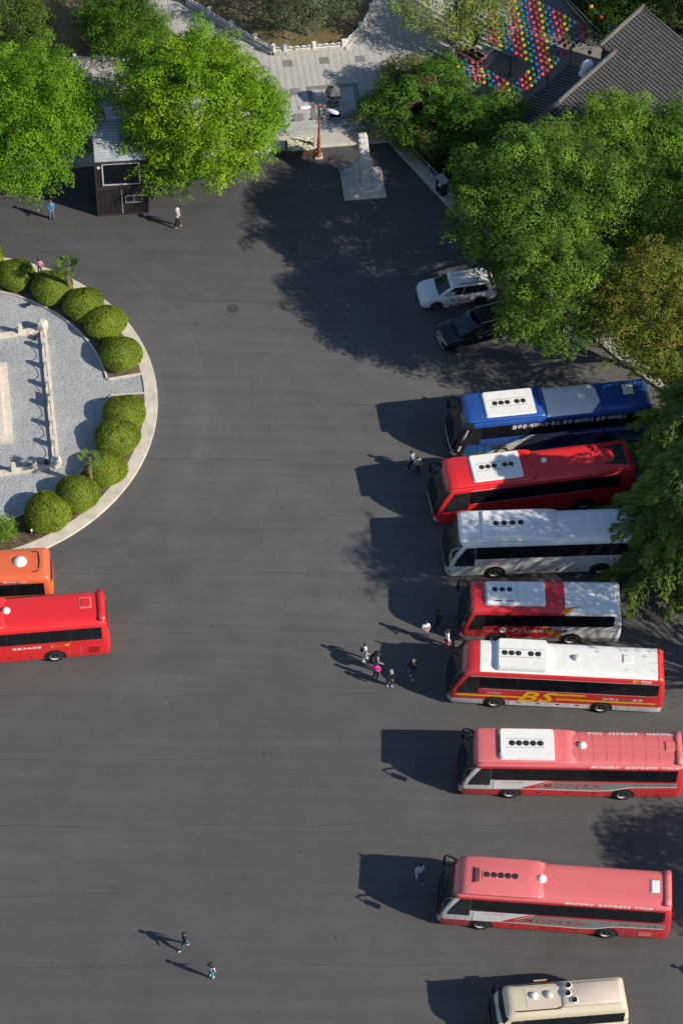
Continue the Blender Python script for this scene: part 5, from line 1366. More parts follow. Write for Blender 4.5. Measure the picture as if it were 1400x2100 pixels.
m_dst = M('dark_granite', (.11, .115, .12), .7, var=.25, scale=6, bump=.3)
sl_ = thing('stone_lantern', 'dark granite lantern with a six-sided cap on the plaza', 'stone lantern', (-1.42, 34.40, 0.62), MY)
def hexa(prof, name, mat, rot=0): return MB().lathe(prof, 6, Matrix.Rotation(rot, 4, 'Z'), smooth=False).build(name, mat, sl_)
hexa([(.42, 0), (.42, .16), (.34, .20)], 'base', m_dst); hexa([(.22, .20), (.20, .45), (.26, .55), (.46, .62), (.46, .70)], 'pedestal', m_dst)
hexa([(.27, .70), (.27, 1.12)], 'light_chamber', m_dst)
for k in range(6):
    a = math.pi / 6 + k * math.pi / 3; T = Matrix.Rotation(a, 4, 'Z')
    MB().box(.236, .243, -.08, .08, .78, 1.02, T=T).build('opening', m_black, sl_)
    MB().tube([T @ Vector((.44, 0, .68)), T @ Vector((.55, 0, .74)), T @ Vector((.56, 0, .84))], .04, 6).build('scroll', m_dst, sl_)
hexa([(.58, 1.12), (.60, 1.18), (.40, 1.36), (.20, 1.46), (.08, 1.50)], 'cap', m_dst); hexa([(.08, 1.50), (.11, 1.58), (.02, 1.68)], 'finial', m_dst)

# utility pillar on the border wall
ub = thing('utility_pillar', 'dark service pillar with a grey lid on the border wall', 'cabinet', (5.92, 26.83, 0.00), -0.9593)
MB().cbox(-.40, .40, -.22, .22, 0, 1.35, .02).build('cabinet_body', m_trim, ub); MB().cbox(-.46, .46, -.28, .28, 1.352, 1.46, .03).build('lid', m_grey, ub)
MB().box(-.12, .12, -.235, -.222, .85, 1.15).build('notice', m_white, ub)

# manhole
mh = tag(MB().lathe([(.36, 0), (.36, .012), (.30, .012), (.30, .008), (.20, .008), (.20, .013), (.0, .013)], 24, smooth=False).build('manhole_cover', M('cast_iron', (.075, .073, .07), .7, metal=.3, var=.3, scale=9), loc=(-7.27, 16.08, 0.00)), 'round iron manhole cover in the open asphalt', 'manhole')

# ================================================================ KIOSK
m_brown = M('brown_corrugated', (.026, .021, .023), .6, var=.25, scale=2, metal=.1)
m_rust = M('rusty_frame', (.042, .026, .024), .75, var=.35, scale=4)
m_tin = M('tin_roof', (.42, .45, .48), .6, metal=.1, var=.22, scale=1.5)
ki = thing('kiosk', 'two-storey dark brown container kiosk with a ribbed tin roof', 'kiosk', (-16.40, 23.84, -0.00), 0.1255)
KW, KD = 3.25, 3.7
def corrug(x0, x1, y, z0, z1, name='wall_panel', n=None, along='x', xx=None):
    n = n or max(2, int((x1 - x0) / .13)); v = []; f = []
    for i in range(2 * n + 1):
        x = x0 + (x1 - x0) * i / (2 * n); dy = .010 if i % 2 else -.010
        for z in (z0, z1): v.append((x, y + dy, z) if along == 'x' else (y + dy, x, z))
    for i in range(2 * n): f.append((2 * i, 2 * i + 2, 2 * i + 3, 2 * i + 1))
    return MB().add(v, f).build(name, m_brown, ki)
MB().box(.03, KW - .03, .04, KD - .03, .02, 2.42).build('lower_core', m_trim, ki)
corrug(.1, KW - .1, .0, .12, 2.36); corrug(.1, KD - .1, .0, .12, 2.36, along='y'); corrug(.1, KD - .1, KW, .12, 2.36, along='y')
corrug(.1, .42, .0, 2.62, 4.72, n=3); corrug(KW - .42, KW - .1, 0, 2.62, 4.72, n=3); corrug(.1, KD - .1, .0, 2.62, 4.72, along='y'); corrug(.1, KD - .1, KW, 2.62, 4.72, along='y')
for z0, z1 in ((0, .12), (2.38, 2.60), (4.70, 4.86)):
    MB().box(-.04, KW + .04, -.05, .05, z0, z1).build('frame_beam', m_rust, ki); MB().box(-.045, .06, .05, KD, z0, z1).build('frame_beam', m_rust, ki); MB().box(KW - .06, KW + .045, .05, KD, z0, z1).build('frame_beam', m_rust, ki)
for x in (-.05, KW - .07): MB().box(x, x + .12, -.055, .06, .0, 4.86).build('corner_post', m_rust, ki)
MB().box(.1, KW - .1, KD - .08, KD - .04, 2.6, 4.7).build('rear_wall', m_brown, ki)
MB().box(.1, KW - .1, -.032, -.022, 1.60, 1.68).build('horizontal_batten', m_rust, ki); MB().box(1.55, 1.62, -.034, -.024, .12, 2.36).build('vertical_batten', m_grey, ki)
wn = MB().box(.45, KW - .45, -.01, .02, 2.85, 4.62).build('upper_window', glass_material('kiosk_glass', (.004, .006, .009), .08), ki)
for (x0, x1, z0, z1) in ((.40, KW - .40, 2.76, 2.85), (.40, .49, 2.86, 4.66), (KW - .49, KW - .40, 2.86, 4.66), (.50, KW - .50, 4.62, 4.68)): MB().box(x0, x1, -.05, .03, z0, z1).build('window_frame', M('frame_grey_white', (.48, .50, .52), .5, var=.1), wn)
MB().box(.44, KW - .44, .3, KD - .4, 2.62, 2.64).build('upper_floor', m_trim, ki)
w2 = MB().box(1.85, 2.85, -.045, -.03, 1.18, 1.72).build('lower_window', m_glass, ki)
for (x0, x1, z0, z1) in ((1.80, 2.90, 1.12, 1.18), (1.80, 2.90, 1.72, 1.80), (1.80, 1.85, 1.18, 1.72), (2.85, 2.90, 1.18, 1.72), (2.33, 2.37, 1.18, 1.72)): MB().box(x0, x1, -.07, -.03, z0, z1).build('window_frame', m_grey, w2)
MB().box(.12, .30, -.045, -.03, 4.3, 4.5).build('notice', m_white, ki)
rf = MB().box(-.02, KW + .02, .0, KD + .1, 4.86, 4.90).build('roof', m_tin, ki)
for i in range(14):
    y = .12 + i * (KD - .1) / 13; MB().box(.02, KW - .02, y - .05, y + .05, 4.902, 4.935, taper=.02).build('roof_rib', m_tin, rf)

# ================================================================ TEMPLE ROOF, COURT AND LANTERNS
m_tile = M('roof_tile', (.085, .083, .082), .6, var=.3, scale=2.2, bump=.2)
m_tiled = M('roof_tile_bed', (.035, .035, .036), .7, var=.2, scale=3)
m_ridge = M('ridge_trim', (.20, .19, .17), .7, var=.2, scale=3)
A_, B_, B2, C2 = Vector((11.42, 27.74, 5.40)), Vector((17.07, 35.06, 5.40)), Vector((16.12, 35.39, 5.70)), Vector((19.10, 39.13, 5.70))
dR = (B_ - A_); dR.z = 0; dR.normalize(); LR = (B_ - A_).length; angR = math.atan2(dR.y, dR.x)
hall = thing('temple_hall', 'hall with a dark ribbed tile roof beside the lantern court', 'building', (A_.x, A_.y, .1), angR)
Hi = Matrix.Rotation(-angR, 4, 'Z') @ Matrix.Translation((-A_.x, -A_.y, -.1))   # local: x along ridge, -y down the sunny slope
b2, c2 = Hi @ B2, Hi @ C2
SL = math.tan(R(17))
def slope(x0, x1, ytop, ztop, ln, sgn, nm):
    z1 = ztop - ln * SL; y1 = ytop - sgn * ln
    bed = MB().add([(x0, ytop, ztop), (x1, ytop, ztop), (x1, y1, z1), (x0, y1, z1), (x0, ytop, ztop - .18), (x1, ytop, ztop - .18), (x1, y1, z1 - .18), (x0, y1, z1 - .18)], [(0, 1, 2, 3), (7, 6, 5, 4), (0, 4, 5, 1), (1, 5, 6, 2), (2, 6, 7, 3), (3, 7, 4, 0)]).build(nm, m_tiled, hall)
    n = int((x1 - x0) / .30)
    for i in range(n):                                            # each course of round cover tiles, built from overlapping lengths
        x = x0 + .17 + i * (x1 - x0 - .3) / max(1, n - 1); rings = []
        segs = max(3, int(ln / .7))
        for k in range(segs):
            for f_, up in ((0., .030), (.97, .015)):
                t = (k + f_) / segs * ln; yy = ytop - sgn * t; zz = ztop - t * SL + up
                rings.append([(x - .085, yy, zz - .03), (x - .06, yy, zz + .045), (x, yy, zz + .07), (x + .06, yy, zz + .045), (x + .085, yy, zz - .03)])
        MB().loft(rings, True, 0, False, True).build('tile_row', m_tile, bed)
    return bed
zr = 5.3
slope(-.2, LR, 0, zr, 10.5, 1, 'roof_slope')
zr2 = 5.6; slope(b2.x, c2.x, b2.y, zr2 + .0, 11.6, 1, 'upper_roof_slope')
slope(-.8, LR - .8, 1.0, 3.7, 1.9, -1, 'awning_roof')
for (x0, x1, y, z) in ((-.35, LR + .05, 0, zr), (b2.x - .1, c2.x + .15, b2.y, zr2)):
    MB().box(x0, x1, y - .10, y + .13, z - .02, z + .16).build('ridge_course', m_ridge, hall); MB().tube([(x0 - .05, y, z + .2), (x1 + .05, y, z + .2)], .09, 8).build('ridge_cap', m_tile, hall)
for (x, y, z, ln) in ((-.3, 0, zr, 10.5), (c2.x + .05, b2.y, zr2, 11.6)):
    MB().tube([(x, y, z + .08), (x, y - ln, z - ln * SL + .08)], .10, 8).build('verge_tile', m_ridge, hall)
MB().box(.4, LR - .1, -9.4, -.3, 0, 2.2).build('wall', M('hall_wall', (.30, .27, .22), .8, var=.15), hall)
MB().box(.4, LR - .1, -.9, -.3, 2.2, 4.95).build('wall', MATS['hall_wall'], hall)
MB().box(b2.x + .3, c2.x - .3, b2.y - 9.4, b2.y - .3, 0, 2.3).build('wall', MATS['hall_wall'], hall); MB().box(b2.x + .3, c2.x - .3, b2.y - .9, b2.y - .3, 2.3, 5.3).build('wall', MATS['hall_wall'], hall)
MB().box(b2.x - .02, b2.x + .22, .16, b2.y - .16, 3.9, 5.2).build('painted_gable', M('gable_green', (.02, .09, .06), .6, var=.2), hall)
for x in (1.5, 4.0, 6.5): MB().tube([(x, 2.7, .5), (x, 2.7, 3.0)], .09, 8).build('column', m_wood, hall)
struct(MB().prism([p[:2] for p in ((14.33, 45.85, 0.66), (17.18, 41.36, 0.66), (20.15, 40.80, 0.66), (27.80, 39.68, 0.66), (28.71, 52.47, 0.66), (11.24, 51.63, 0.66))], PZ - .03, PZ + .04).build('wooded_ground', m_dark_soil))
# court paving
m_court = M('court_concrete', (.19, .18, .165), .9, var=.2, scale=1.0, bump=.2, bscale=12)
court = struct(MB().prism([p[:2] for p in ((9.38, 39.13, 0.62), (11.96, 43.21, 0.62), (12.41, 48.59, 0.62), (12.92, 48.61, 0.62), (14.24, 45.99, 0.62), (17.09, 41.50, 0.62), (16.92, 39.72, 0.62), (13.23, 32.38, 0.62), (11.59, 31.84, 0.62), (7.70, 35.91, 0.62))], PZ - .02, PZ + .016).build('temple_court', m_court))
wc = thing('tarpaulin_bundle', 'white tarpaulin bundle standing upright on the awning beside the tiled roof', 'tarpaulin', (15.24, 34.60, 3.35))
rings = []
for z, r0, dx in ((0, .40, 0), (.4, .42, .02), (.9, .38, .06), (1.25, .40, .10), (1.45, .36, .14), (1.58, .26, .16), (1.62, .08, .17)):
    rings.append([(dx + r0 * (1 + .10 * math.sin(5 * a + z * 2)) * math.cos(a), r0 * (1 + .10 * math.cos(4 * a + z)) * math.sin(a), z) for a in [2 * math.pi * k / 18 for k in range(18)]])
MB().loft(rings, True, 0, True).build('cloth_wrap', M('white_cloth', (.82, .80, .80), .8, var=.04, bump=.3, bscale=6), wc)
for zz in (.45, 1.1): MB().tube([(.05 + .43 * math.cos(2 * math.pi * k / 12), .43 * math.sin(2 * math.pi * k / 12), zz) for k in range(13)], .012, 4).build('binding_cord', m_grey, wc)

LCOL = {'pink': (.80, .10, .22), 'green': (.02, .30, .10), 'yellow': (.80, .50, .02), 'blue': (.015, .16, .50), 'red': (.60, .03, .035)}
def lantern_mesh(c, nm):
    s = NT('paper_' + nm); sx = s.n('ShaderNodeSeparateXYZ'); s.l(s.coord(), sx.inputs[0])
    rb = s.ramp(s.math('FRACT', s.math('MULTIPLY', sx.outputs[2], 28.)), [(.0, .82), (.35, 1.), (.8, 1.)])
    cc = s.mix(1., c, rb, 'MULTIPLY'); s.base(cc); s.set(Roughness=.7)
    tr = s.n('ShaderNodeBsdfTranslucent'); s.l(cc, tr.inputs[0]); mx = s.n('ShaderNodeMixShader'); mx.inputs[0].default_value = .35
    s.l(s.b.outputs[0], mx.inputs[1]); s.l(tr.outputs[0], mx.inputs[2]); s.l(mx.outputs[0], s.out.inputs[0])
    prof = [(.05, -.135), (.10, -.11), (.141, -.055), (.15, 0), (.141, .055), (.10, .11), (.055, .135)]
    mb = MB().lathe(prof, 12, cap=False); mb.lathe([(.06, .118), (.062, .135), (.045, .135), (.045, .11), (.0, .105)], 10, mat=1, cap=False); mb.lathe([(.056, -.12), (.05, -.135), (.0, -.135)], 10, mat=1, cap=False)
    mb.tube([(0, 0, -.13), (0, 0, -.24)], [.02, .028], 5, 0)
    return mb.mesh('paper_lantern', [s.m, m_trim])
LM = {k: lantern_mesh(c, k) for k, c in LCOL.items()}
LZ = 3.55
L0 = Vector((15.69, 39.16, 3.55)); La = (Vector((19.10, 36.47, 3.55)) - L0) / 10; Lb = (Vector((13.00, 35.52, 3.55)) - L0) / 10
order = ['yellow', 'blue', 'red', 'green', 'pink']
rl = random.Random(2)
ORD = ('first second third fourth fifth sixth seventh eighth ninth tenth eleventh twelfth thirteenth fourteenth fifteenth sixteenth seventeenth eighteenth nineteenth twentieth '
       'twenty-first twenty-second twenty-third').split()
def lantern(p, colr, where):
    o = tag(place('paper_lantern', LM[colr], None, p, rl.uniform(0, 6)), '%s paper lantern %s' % (colr, where), 'lantern', 'paper lanterns hung over the temple court')
wire_m = M('wire', (.25, .25, .24), .5, var=.1)
def wire(a, b, label, rad=.008, sag=0.):
    a, b = Vector(a), Vector(b)
    pts = [a + (b - a) * (k / 6) + Vector((0, 0, -sag * (1 - (2 * k / 6 - 1) ** 2))) for k in range(7)]
    tag(MB().tube(pts, rad, 4, cap=True).build('lantern_wire', wire_m), label, 'wire', 'wires over the lantern court')
up = Vector((0, 0, .17))
for row in range(12):
    nmin = -22 + (row // 3)
    xs = list(range(nmin if row > 2 else -14, 1))
    for i in xs:
        p = L0 + La * i + Lb * row + Vector((rl.uniform(-.05, .05), rl.uniform(-.05, .05), rl.uniform(-.05, .03)))
        lantern(p, order[(i * 3 + row * 2) % 5], '%s from the hall end of the big canopy\'s %s row' % (ORD[-i], ORD[row]))
    wire(L0 + La * (xs[0] - 1) + Lb * row + up, L0 + La * .6 + Lb * row + up, 'thin wire carrying the %s row of the big lantern canopy' % ORD[row], .007 if row % 5 else .014)
for row in range(12, 17):
    for i in range(-2, 1):
        lantern(L0 + La * i + Lb * row + Vector((rl.uniform(-.05, .05), rl.uniform(-.05, .05), rl.uniform(-.05, .03))), order[(i * 3 + row * 2) % 5], '%s from the hall side in the narrow strip\'s %s row' % (ORD[-i], ORD[row - 12]))
wire(L0 + Lb * 11 + up, L0 + Lb * 17 + up, 'thin wire carrying the narrow strip of lanterns', .010); wire(L0 - La * 9 + Lb * 11 + up, L0 - La * 9 + Lb * 17 + up, 'bare wire crossing the open middle of the court', .010)
for row in range(17, 20):
    for i in range(-11, 0):
        lantern(L0 + La * i + Lb * row + Vector((rl.uniform(-.05, .05), rl.uniform(-.05, .05), rl.uniform(-.05, .03))), order[(i * 3 + row * 2) % 5], '%s from the hall end of the lower canopy\'s %s row' % (ORD[-i - 1], ORD[row - 17]))
    wire(L0 - La * 12 + Lb * row + up, L0 + Lb * row + up, 'thin wire carrying the %s row of the lower lantern canopy' % ORD[row - 17], .012 if row == 17 else .007)
for (p, c, q) in (((15.71, 37.46, 3.20), 'green', 'upper'), ((14.91, 36.44, 3.00), 'yellow', 'middle'), ((14.49, 35.71, 3.00), 'green', 'lower')): lantern(Vector(p), c, 'hanging alone by the hall, %s of the three stray ones' % q)
for (p, c) in (((15.77, 40.47, 4.60), 'yellow'), ((16.40, 39.42, 4.60), 'red'), ((17.02, 38.48, 4.60), 'blue')): lantern(Vector(p), c, 'strung on its own line over the dark trees')
wire((15.25, 41.19, 4.77), (17.74, 37.12, 4.77), 'thin line carrying three lanterns over the dark trees', .008)
wire((14.30, 41.27, 4.40), (16.65, 37.67, 4.40), 'pale overhead cable behind the court, upper one', .02); wire((13.99, 41.68, 4.20), (16.28, 37.78, 4.20), 'pale overhead cable behind the court, lower one', .02)
for (p, lab) in (((14.52, 37.76, 0.62), 'slim dark pole holding the lantern strip, nearer the hall'), ((12.91, 35.67, 0.62), 'slim dark pole holding the lantern strip, nearer the trees'), ((10.50, 37.72, 0.62), 'slim dark pole under the big lantern canopy')):
    t = thing('lantern_pole', lab, 'pole', p, 0, 'poles of the lantern court')
    MB().tube([(0, 0, 0), (0, 0, 3.1)], .035, 8).build('shaft', m_trim, t); MB().lathe([(.14, 0), (.14, .03), (.05, .05)], 10).build('foot_plate', m_trim, t)
# planter and bench in the court
m_brick = M('brick_red', (.24, .085, .06), .85, var=.3, scale=6)
bp_ = thing('brick_planter', 'red brick planter under the pale tree by the court', 'planter', (7.94, 39.35, 0.62), -0.6508)
for k in range(3):
    for i in range(6):
        MB().cbox(-.85 + i * .29, -.85 + i * .29 + .275, -.5, -.38, .02 + k * .13, .02 + k * .13 + .118, .008).build('brick', m_brick, bp_); MB().cbox(-.85 + i * .29, -.85 + i * .29 + .275, .38, .5, .02 + k * .13, .02 + k * .13 + .118, .008).build('brick', m_brick, bp_)
    for sx in (-.85, .755): MB().cbox(sx, sx + .12, -.37, .37, .02 + k * .13, .02 + k * .13 + .118, .008).build('brick', m_brick, bp_)
MB().box(-.72, .74, -.37, .37, 0, .36).build('soil', m_dark_soil, bp_)
bn = thing('bench', 'plain grey bench in the shaded lantern court', 'bench', (10.12, 39.79, 0.63), -0.5534)
for y in (-.2, 0, .2): MB().cbox(-.8, .8, y - .09, y + .09, .42, .47, .01).build('seat_slat', m_grey, bn)
for x in (-.65, .65): MB().box(x - .05, x + .05, -.25, .25, 0, .418).build('leg', m_grey, bn)

# ================================================================ TREES
m_bark = M('bark', (.11, .085, .065), .95, var=.35, scale=7, bump=.6, bscale=14)
m_barkp = M('pale_bark', (.30, .25, .20), .9, var=.3, scale=6, bump=.5, bscale=12)
leaf_mat2 = leaf_material('leaves_dull', .28, .6)
def leaf_quads(P, Nrm, size, asp, r, droop=0.):
    N = len(P)
    tv = np.cross(Nrm, r.normal(0, 1, (N, 3))); tv /= np.linalg.norm(tv, axis=1)[:, None] + 1e-9; bv = np.cross(Nrm, tv)
    s_ = (size * r.uniform(.65, 1.25, N))[:, None]
    tip = tv * s_; tip[:, 2] -= droop * s_[:, 0]
    return np.stack([P - tv * s_, P - bv * s_ * asp, P + tip, P + bv * s_ * asp], 1).reshape(-1, 3)
def crown(blobs, ncl, nlf, rc, size, pal, seed, asp=.6, rb=.78, elong=1.2, gap=1.05, shell=.82, hue=.16, bottom=-.5, jit=.34, sprawl=.13):
    """foliage as many leafy boughs: domes of leaves standing off the crown's body, dark gaps between them"""
    r = np.random.default_rng(seed); total = int(ncl * nlf * 1.25); size = size * .74
    rb = min(rb, .40 * np.mean([b[3] for b in blobs]))
    B = np.array(blobs, float); area = (B[:, 3] * B[:, 4] + B[:, 3] * B[:, 5] + B[:, 4] * B[:, 5]); pr = area / area.sum(); M_ = 5000
    k = r.choice(len(B), M_, p=pr); d = r.normal(0, 1, (M_, 3)); d /= np.linalg.norm(d, axis=1)[:, None]
    keep = d[:, 2] > bottom + r.normal(0, .12, M_); k, d = k[keep], d[keep]
    f = .90 + r.normal(0, sprawl, len(d)) - .35 * (r.uniform(0, 1, len(d)) < .12)
    c = B[k, :3] + d * B[k, 3:6] * f[:, None]
    deep = np.zeros(len(c), bool)
    for b in B: deep |= (((c - b[:3]) / b[3:6]) ** 2).sum(1) < .40
    c, d = c[~deep], d[~deep]
    sel = []; arr = np.zeros((0, 3))
    for i in range(len(c)):                                       # keep the boughs apart
        if len(arr) == 0 or ((arr - c[i]) ** 2).sum(1).min() > (rb * gap * r.uniform(.75, 1.25)) ** 2: sel.append(i); arr = c[sel]
    c, d = c[sel], d[sel]; n = len(c)
    R1, R2, R3 = rb * elong * r.uniform(.75, 1.35, n), rb * r.uniform(.7, 1.15, n), rb * .56 * r.uniform(.7, 1.3, n)
    w = R1 * R2; nl = np.maximum(6, (total * w / w.sum()).astype(int)); idx = np.repeat(np.arange(n), nl); N = len(idx)
    h = d * np.array([1, 1, .35]) + r.normal(0, .25, (n, 3)); h /= np.linalg.norm(h, axis=1)[:, None]
    e3 = d * .55 + np.array([0, 0, .9]) + r.normal(0, .18, (n, 3)); e3 -= h * (e3 * h).sum(1)[:, None]; e3 /= np.linalg.norm(e3, axis=1)[:, None]; e2 = np.cross(e3, h)
    u = r.normal(0, 1, (N, 3)); u /= np.linalg.norm(u, axis=1)[:, None]; u[:, 2] = np.where(u[:, 2] < -.25, -u[:, 2], u[:, 2])
    rad = np.where(r.uniform(0, 1, N) < shell, r.uniform(.82, 1.08, N), r.uniform(.2, .85, N)) * (1 + .16 * np.sin(u[:, 0] * 5 + idx) * np.cos(u[:, 1] * 6 + idx * 2))
    loc = u * rad[:, None] * np.stack([R1[idx], R2[idx], R3[idx]], 1)
    P = c[idx] + h[idx] * loc[:, :1] + e2[idx] * loc[:, 1:2] + e3[idx] * loc[:, 2:]
    P[:, 2] -= .18 * (np.maximum(0, loc[:, 0]) ** 2) / rb           # bough tips hang a little
    Nr = h[idx] * u[:, :1] * .7 + e2[idx] * u[:, 1:2] * .7 + e3[idx] * u[:, 2:] * 1.2 + np.array([0, 0, .25]) + r.normal(0, jit, (N, 3)); Nr /= np.linalg.norm(Nr, axis=1)[:, None]
    V = leaf_quads(P, Nr, size, asp, r, .25)
    pal = np.array(pal); base = pal[r.integers(0, len(pal), n)] * (1 + r.normal(0, hue, (n, 1)))
    tint = base[idx] * r.uniform(.78, 1.22, (N, 1))
    return V, np.clip(tint, .004, 1), c
def limbs(mb, base, fork, targets, r0, r, mat=0):
    mb.tube([base, base + (fork - base) * .5 + Vector((r.uniform(-.1, .1), r.uniform(-.1, .1), 0)), fork], [r0 * 1.25, r0, r0 * .85], 10, mat)
    for t in targets:
        t = Vector(t); mid = fork + (t - fork) * .5 + Vector((r.uniform(-.3, .3), r.uniform(-.3, .3), r.uniform(.0, .5)))
        l = (t - fork).length; q = r0 * r.uniform(.35, .55)
        mb.tube([fork - Vector((0, 0, .2)), fork + (mid - fork) * .5 + Vector((0, 0, .1)), mid, t], [q, q * .75, q * .5, q * .15], 6, mat)
        for k in range(2):
            e = t + Vector((r.uniform(-1, 1), r.uniform(-1, 1), r.uniform(-.4, .6))) * l * .22
            mb.tube([mid, (mid + e) / 2 + Vector((0, 0, .1)), e], [q * .4, q * .25, q * .08], 5, mat)
TREEN = [0]
def tree(name, label, loc, blobs, ncl, nlf, rc, size, pal, seed, trunk_r=.2, fork_z=None, nl=14, mat=None, bark=None, group='trees round the car park', lean=(0, 0), **kw):
    blobs = [(b[0] + lean[0], b[1] + lean[1]) + tuple(b[2:]) for b in blobs]
    t = thing(name, label, 'tree', loc, 0, group)
    V, tint, c = crown(blobs, ncl, nlf, rc, size, pal, seed, **kw)
    place('crown', fast_mesh('crown', V, np.arange(len(V)).reshape(-1, 4), mat or leaf_mat, tint=tint), t)
    r = random.Random(seed); zc = np.average([b[2] for b in blobs]); fz = fork_z or zc * .55
    idx = [r.randrange(len(c)) for _ in range(nl)]
    mb = MB(); limbs(mb, Vector((0, 0, 0)), Vector((r.uniform(-.15, .15), r.uniform(-.15, .15), fz)), [c[i] * np.array([.93, .93, .97]) for i in idx], trunk_r, r)
    mb.build('trunk', bark or m_bark, t); return t
MAPLE = [(0.1449, 0.2875, 0.0149), (0.1594, 0.3105, 0.0149), (0.1256, 0.2587, 0.0149), (0.2125, 0.345, 0.0149)]
CHERRY = [(0.1142, 0.2102, 0.0261), (0.134, 0.2392, 0.029), (0.1599, 0.2682, 0.0319), (0.0944, 0.1812, 0.0261)]
DARKG = [(.03, .07, .012), (.04, .09, .014), (.05, .10, .014)]
CAMEL = [(0.084, 0.189, 0.0196), (0.098, 0.217, 0.021), (0.056, 0.119, 0.0196), (0.196, 0.196, 0.056)]
OLIVE = [(0.1548, 0.1916, 0.024), (0.129, 0.1792, 0.024), (0.1858, 0.2039, 0.03), (0.1032, 0.1607, 0.0216), (0.17, 0.155, 0.03)]
PALEG = [(.21, .29, .065), (.25, .32, .07), (.18, .26, .055), (.29, .33, .08)]
GREYG = [(0.105, 0.147, 0.077), (0.126, 0.168, 0.091), (0.084, 0.119, 0.056)]
CEDAR = [(0.0851, 0.1553, 0.0324), (0.1134, 0.189, 0.0351), (0.068, 0.1283, 0.0351)]

# the two maples beside the kiosk
tree('maple_tree', 'large bright green maple in front of the plaza, right of the kiosk', (-10.17, 27.74, 0.00), [(0, .2, 6.3, 3.9, 3.9, 3.6), (-2.9, 1.2, 6.6, 2.4, 2.2, 2.2), (2.7, .2, 5.5, 2.6, 2.9, 2.9), (.2, 2.4, 6.9, 3.0, 2.6, 2.4), (.6, -1.9, 4.9, 3.3, 2.4, 2.8), (3.7, .6, 5.2, 1.5, 1.7, 1.8), (-2.7, -1.5, 4.7, 1.9, 1.7, 1.8), (-3.3, -2.3, 3.9, 1.3, 1.2, 1.2), (-1.4, -2.9, 3.7, 1.5, 1.2, 1.3)], 3000, 28, .30, .112, MAPLE, 21, .28, 2.6, gap=.9, hue=.12)
tree('maple_tree', 'bright green maple at the left edge, left of the kiosk', (-21.28, 26.71, 0.00), [(0, 0, 5.9, 3.7, 3.6, 3.7), (2.5, 1.3, 6.0, 2.2, 2.1, 2.1), (-2.6, .4, 5.8, 3.0, 3.0, 3.0), (.4, 2.0, 6.4, 2.9, 2.6, 2.2), (.0, -2.2, 4.7, 2.6, 2.2, 2.5), (-.6, -2.9, 4.2, 1.5, 1.4, 1.4), (2.6, -.6, 5.0, 1.3, 1.3, 1.3)], 2800, 28, .30, .112, MAPLE[:3], 22, .28, 2.6, gap=.9, hue=.12)
# top left lawn
tree('evergreen_tree', 'shaggy dark green tree in the top left corner', (-23.53, 38.19, 0.85), [(0, 0, 2.6, 2.2, 2.0, 2.2), (.9, .6, 2.0, 1.6, 1.5, 1.6), (-.3, -.9, 1.7, 1.7, 1.3, 1.5), (.2, .8, 3.6, 1.5, 1.4, 1.5)], 700, 24, .26, .10, [(.085, .155, .018), (.11, .175, .02), (.07, .115, .024)], 23, .16, 1.2, mat=leaf_mat2)
tree('evergreen_tree', 'dense rounded dark green tree on the lawn above the maples', (-15.80, 38.94, 0.85), [(0, 0, 2.2, 2.3, 2.1, 2.1), (1.0, .1, 1.9, 1.6, 1.6, 1.6), (-.9, .2, 2.0, 1.5, 1.6, 1.8), (.2, .9, 3.0, 1.6, 1.5, 1.4)], 950, 24, .22, .095, [(.085, .185, .014), (.07, .15, .014), (.10, .205, .016)], 24, .16, 1.0)
tree('broadleaf_tree', 'grey-green open tree on the lawn behind the long balustrade', (-3.38, 40.89, 0.85), [(0, .6, 3.2, 2.4, 2.0, 1.6), (-1.2, 0, 2.6, 1.6, 1.6, 1.3), (1.4, .5, 2.9, 1.5, 1.5, 1.2), (-.6, -.7, 1.9, 1.4, 1.1, 1.0)], 420, 20, .30, .10, GREYG, 25, .14, 1.2, mat=leaf_mat2)
tree('broadleaf_tree', 'grey-green tree just above the top edge, throwing shade on the lawn', (-10.43, 46.98, 0.85), [(0, 0, 4.5, 3.4, 3.0, 2.4), (2, 0, 4, 2.2, 2.2, 1.8), (-2, .4, 4.2, 2.2, 2.2, 1.8)], 800, 22, .34, .12, GREYG, 26, .2, 2.0, mat=leaf_mat2)
# pale tree over the plaza and its neighbour
tree('pale_tree', 'thin-leaved pale green tree with a light trunk above the plaza', (6.54, 38.85, 0.62), [(-1.2, 2.2, 3.0, 2.5, 2.1, 1.3), (-2.6, 2.6, 3.3, 1.7, 1.6, 1.1), (.8, 2.8, 3.4, 1.9, 1.7, 1.2), (.2, .5, 2.6, 1.3, 1.2, 1.1), (-.6, 4.0, 3.8, 2.3, 1.6, 1.2)], 700, 18, .32, .095, PALEG, 27, .15, 1.6, bark=m_barkp, rb=.50, gap=1.15)
tree('pale_tree', 'small pale green tree growing from the brick planter', (8.09, 39.29, 0.95), [(.2, .8, 2.8, 1.4, 1.3, 1.2), (1.0, 1.2, 3.2, 1.3, 1.2, 1.0), (-.4, .4, 2.2, .9, .9, .9), (1.3, .1, 2.2, .9, .9, .9)], 300, 17, .28, .09, PALEG[:3], 28, .10, 1.0, bark=m_barkp, rb=.50, gap=1.15)
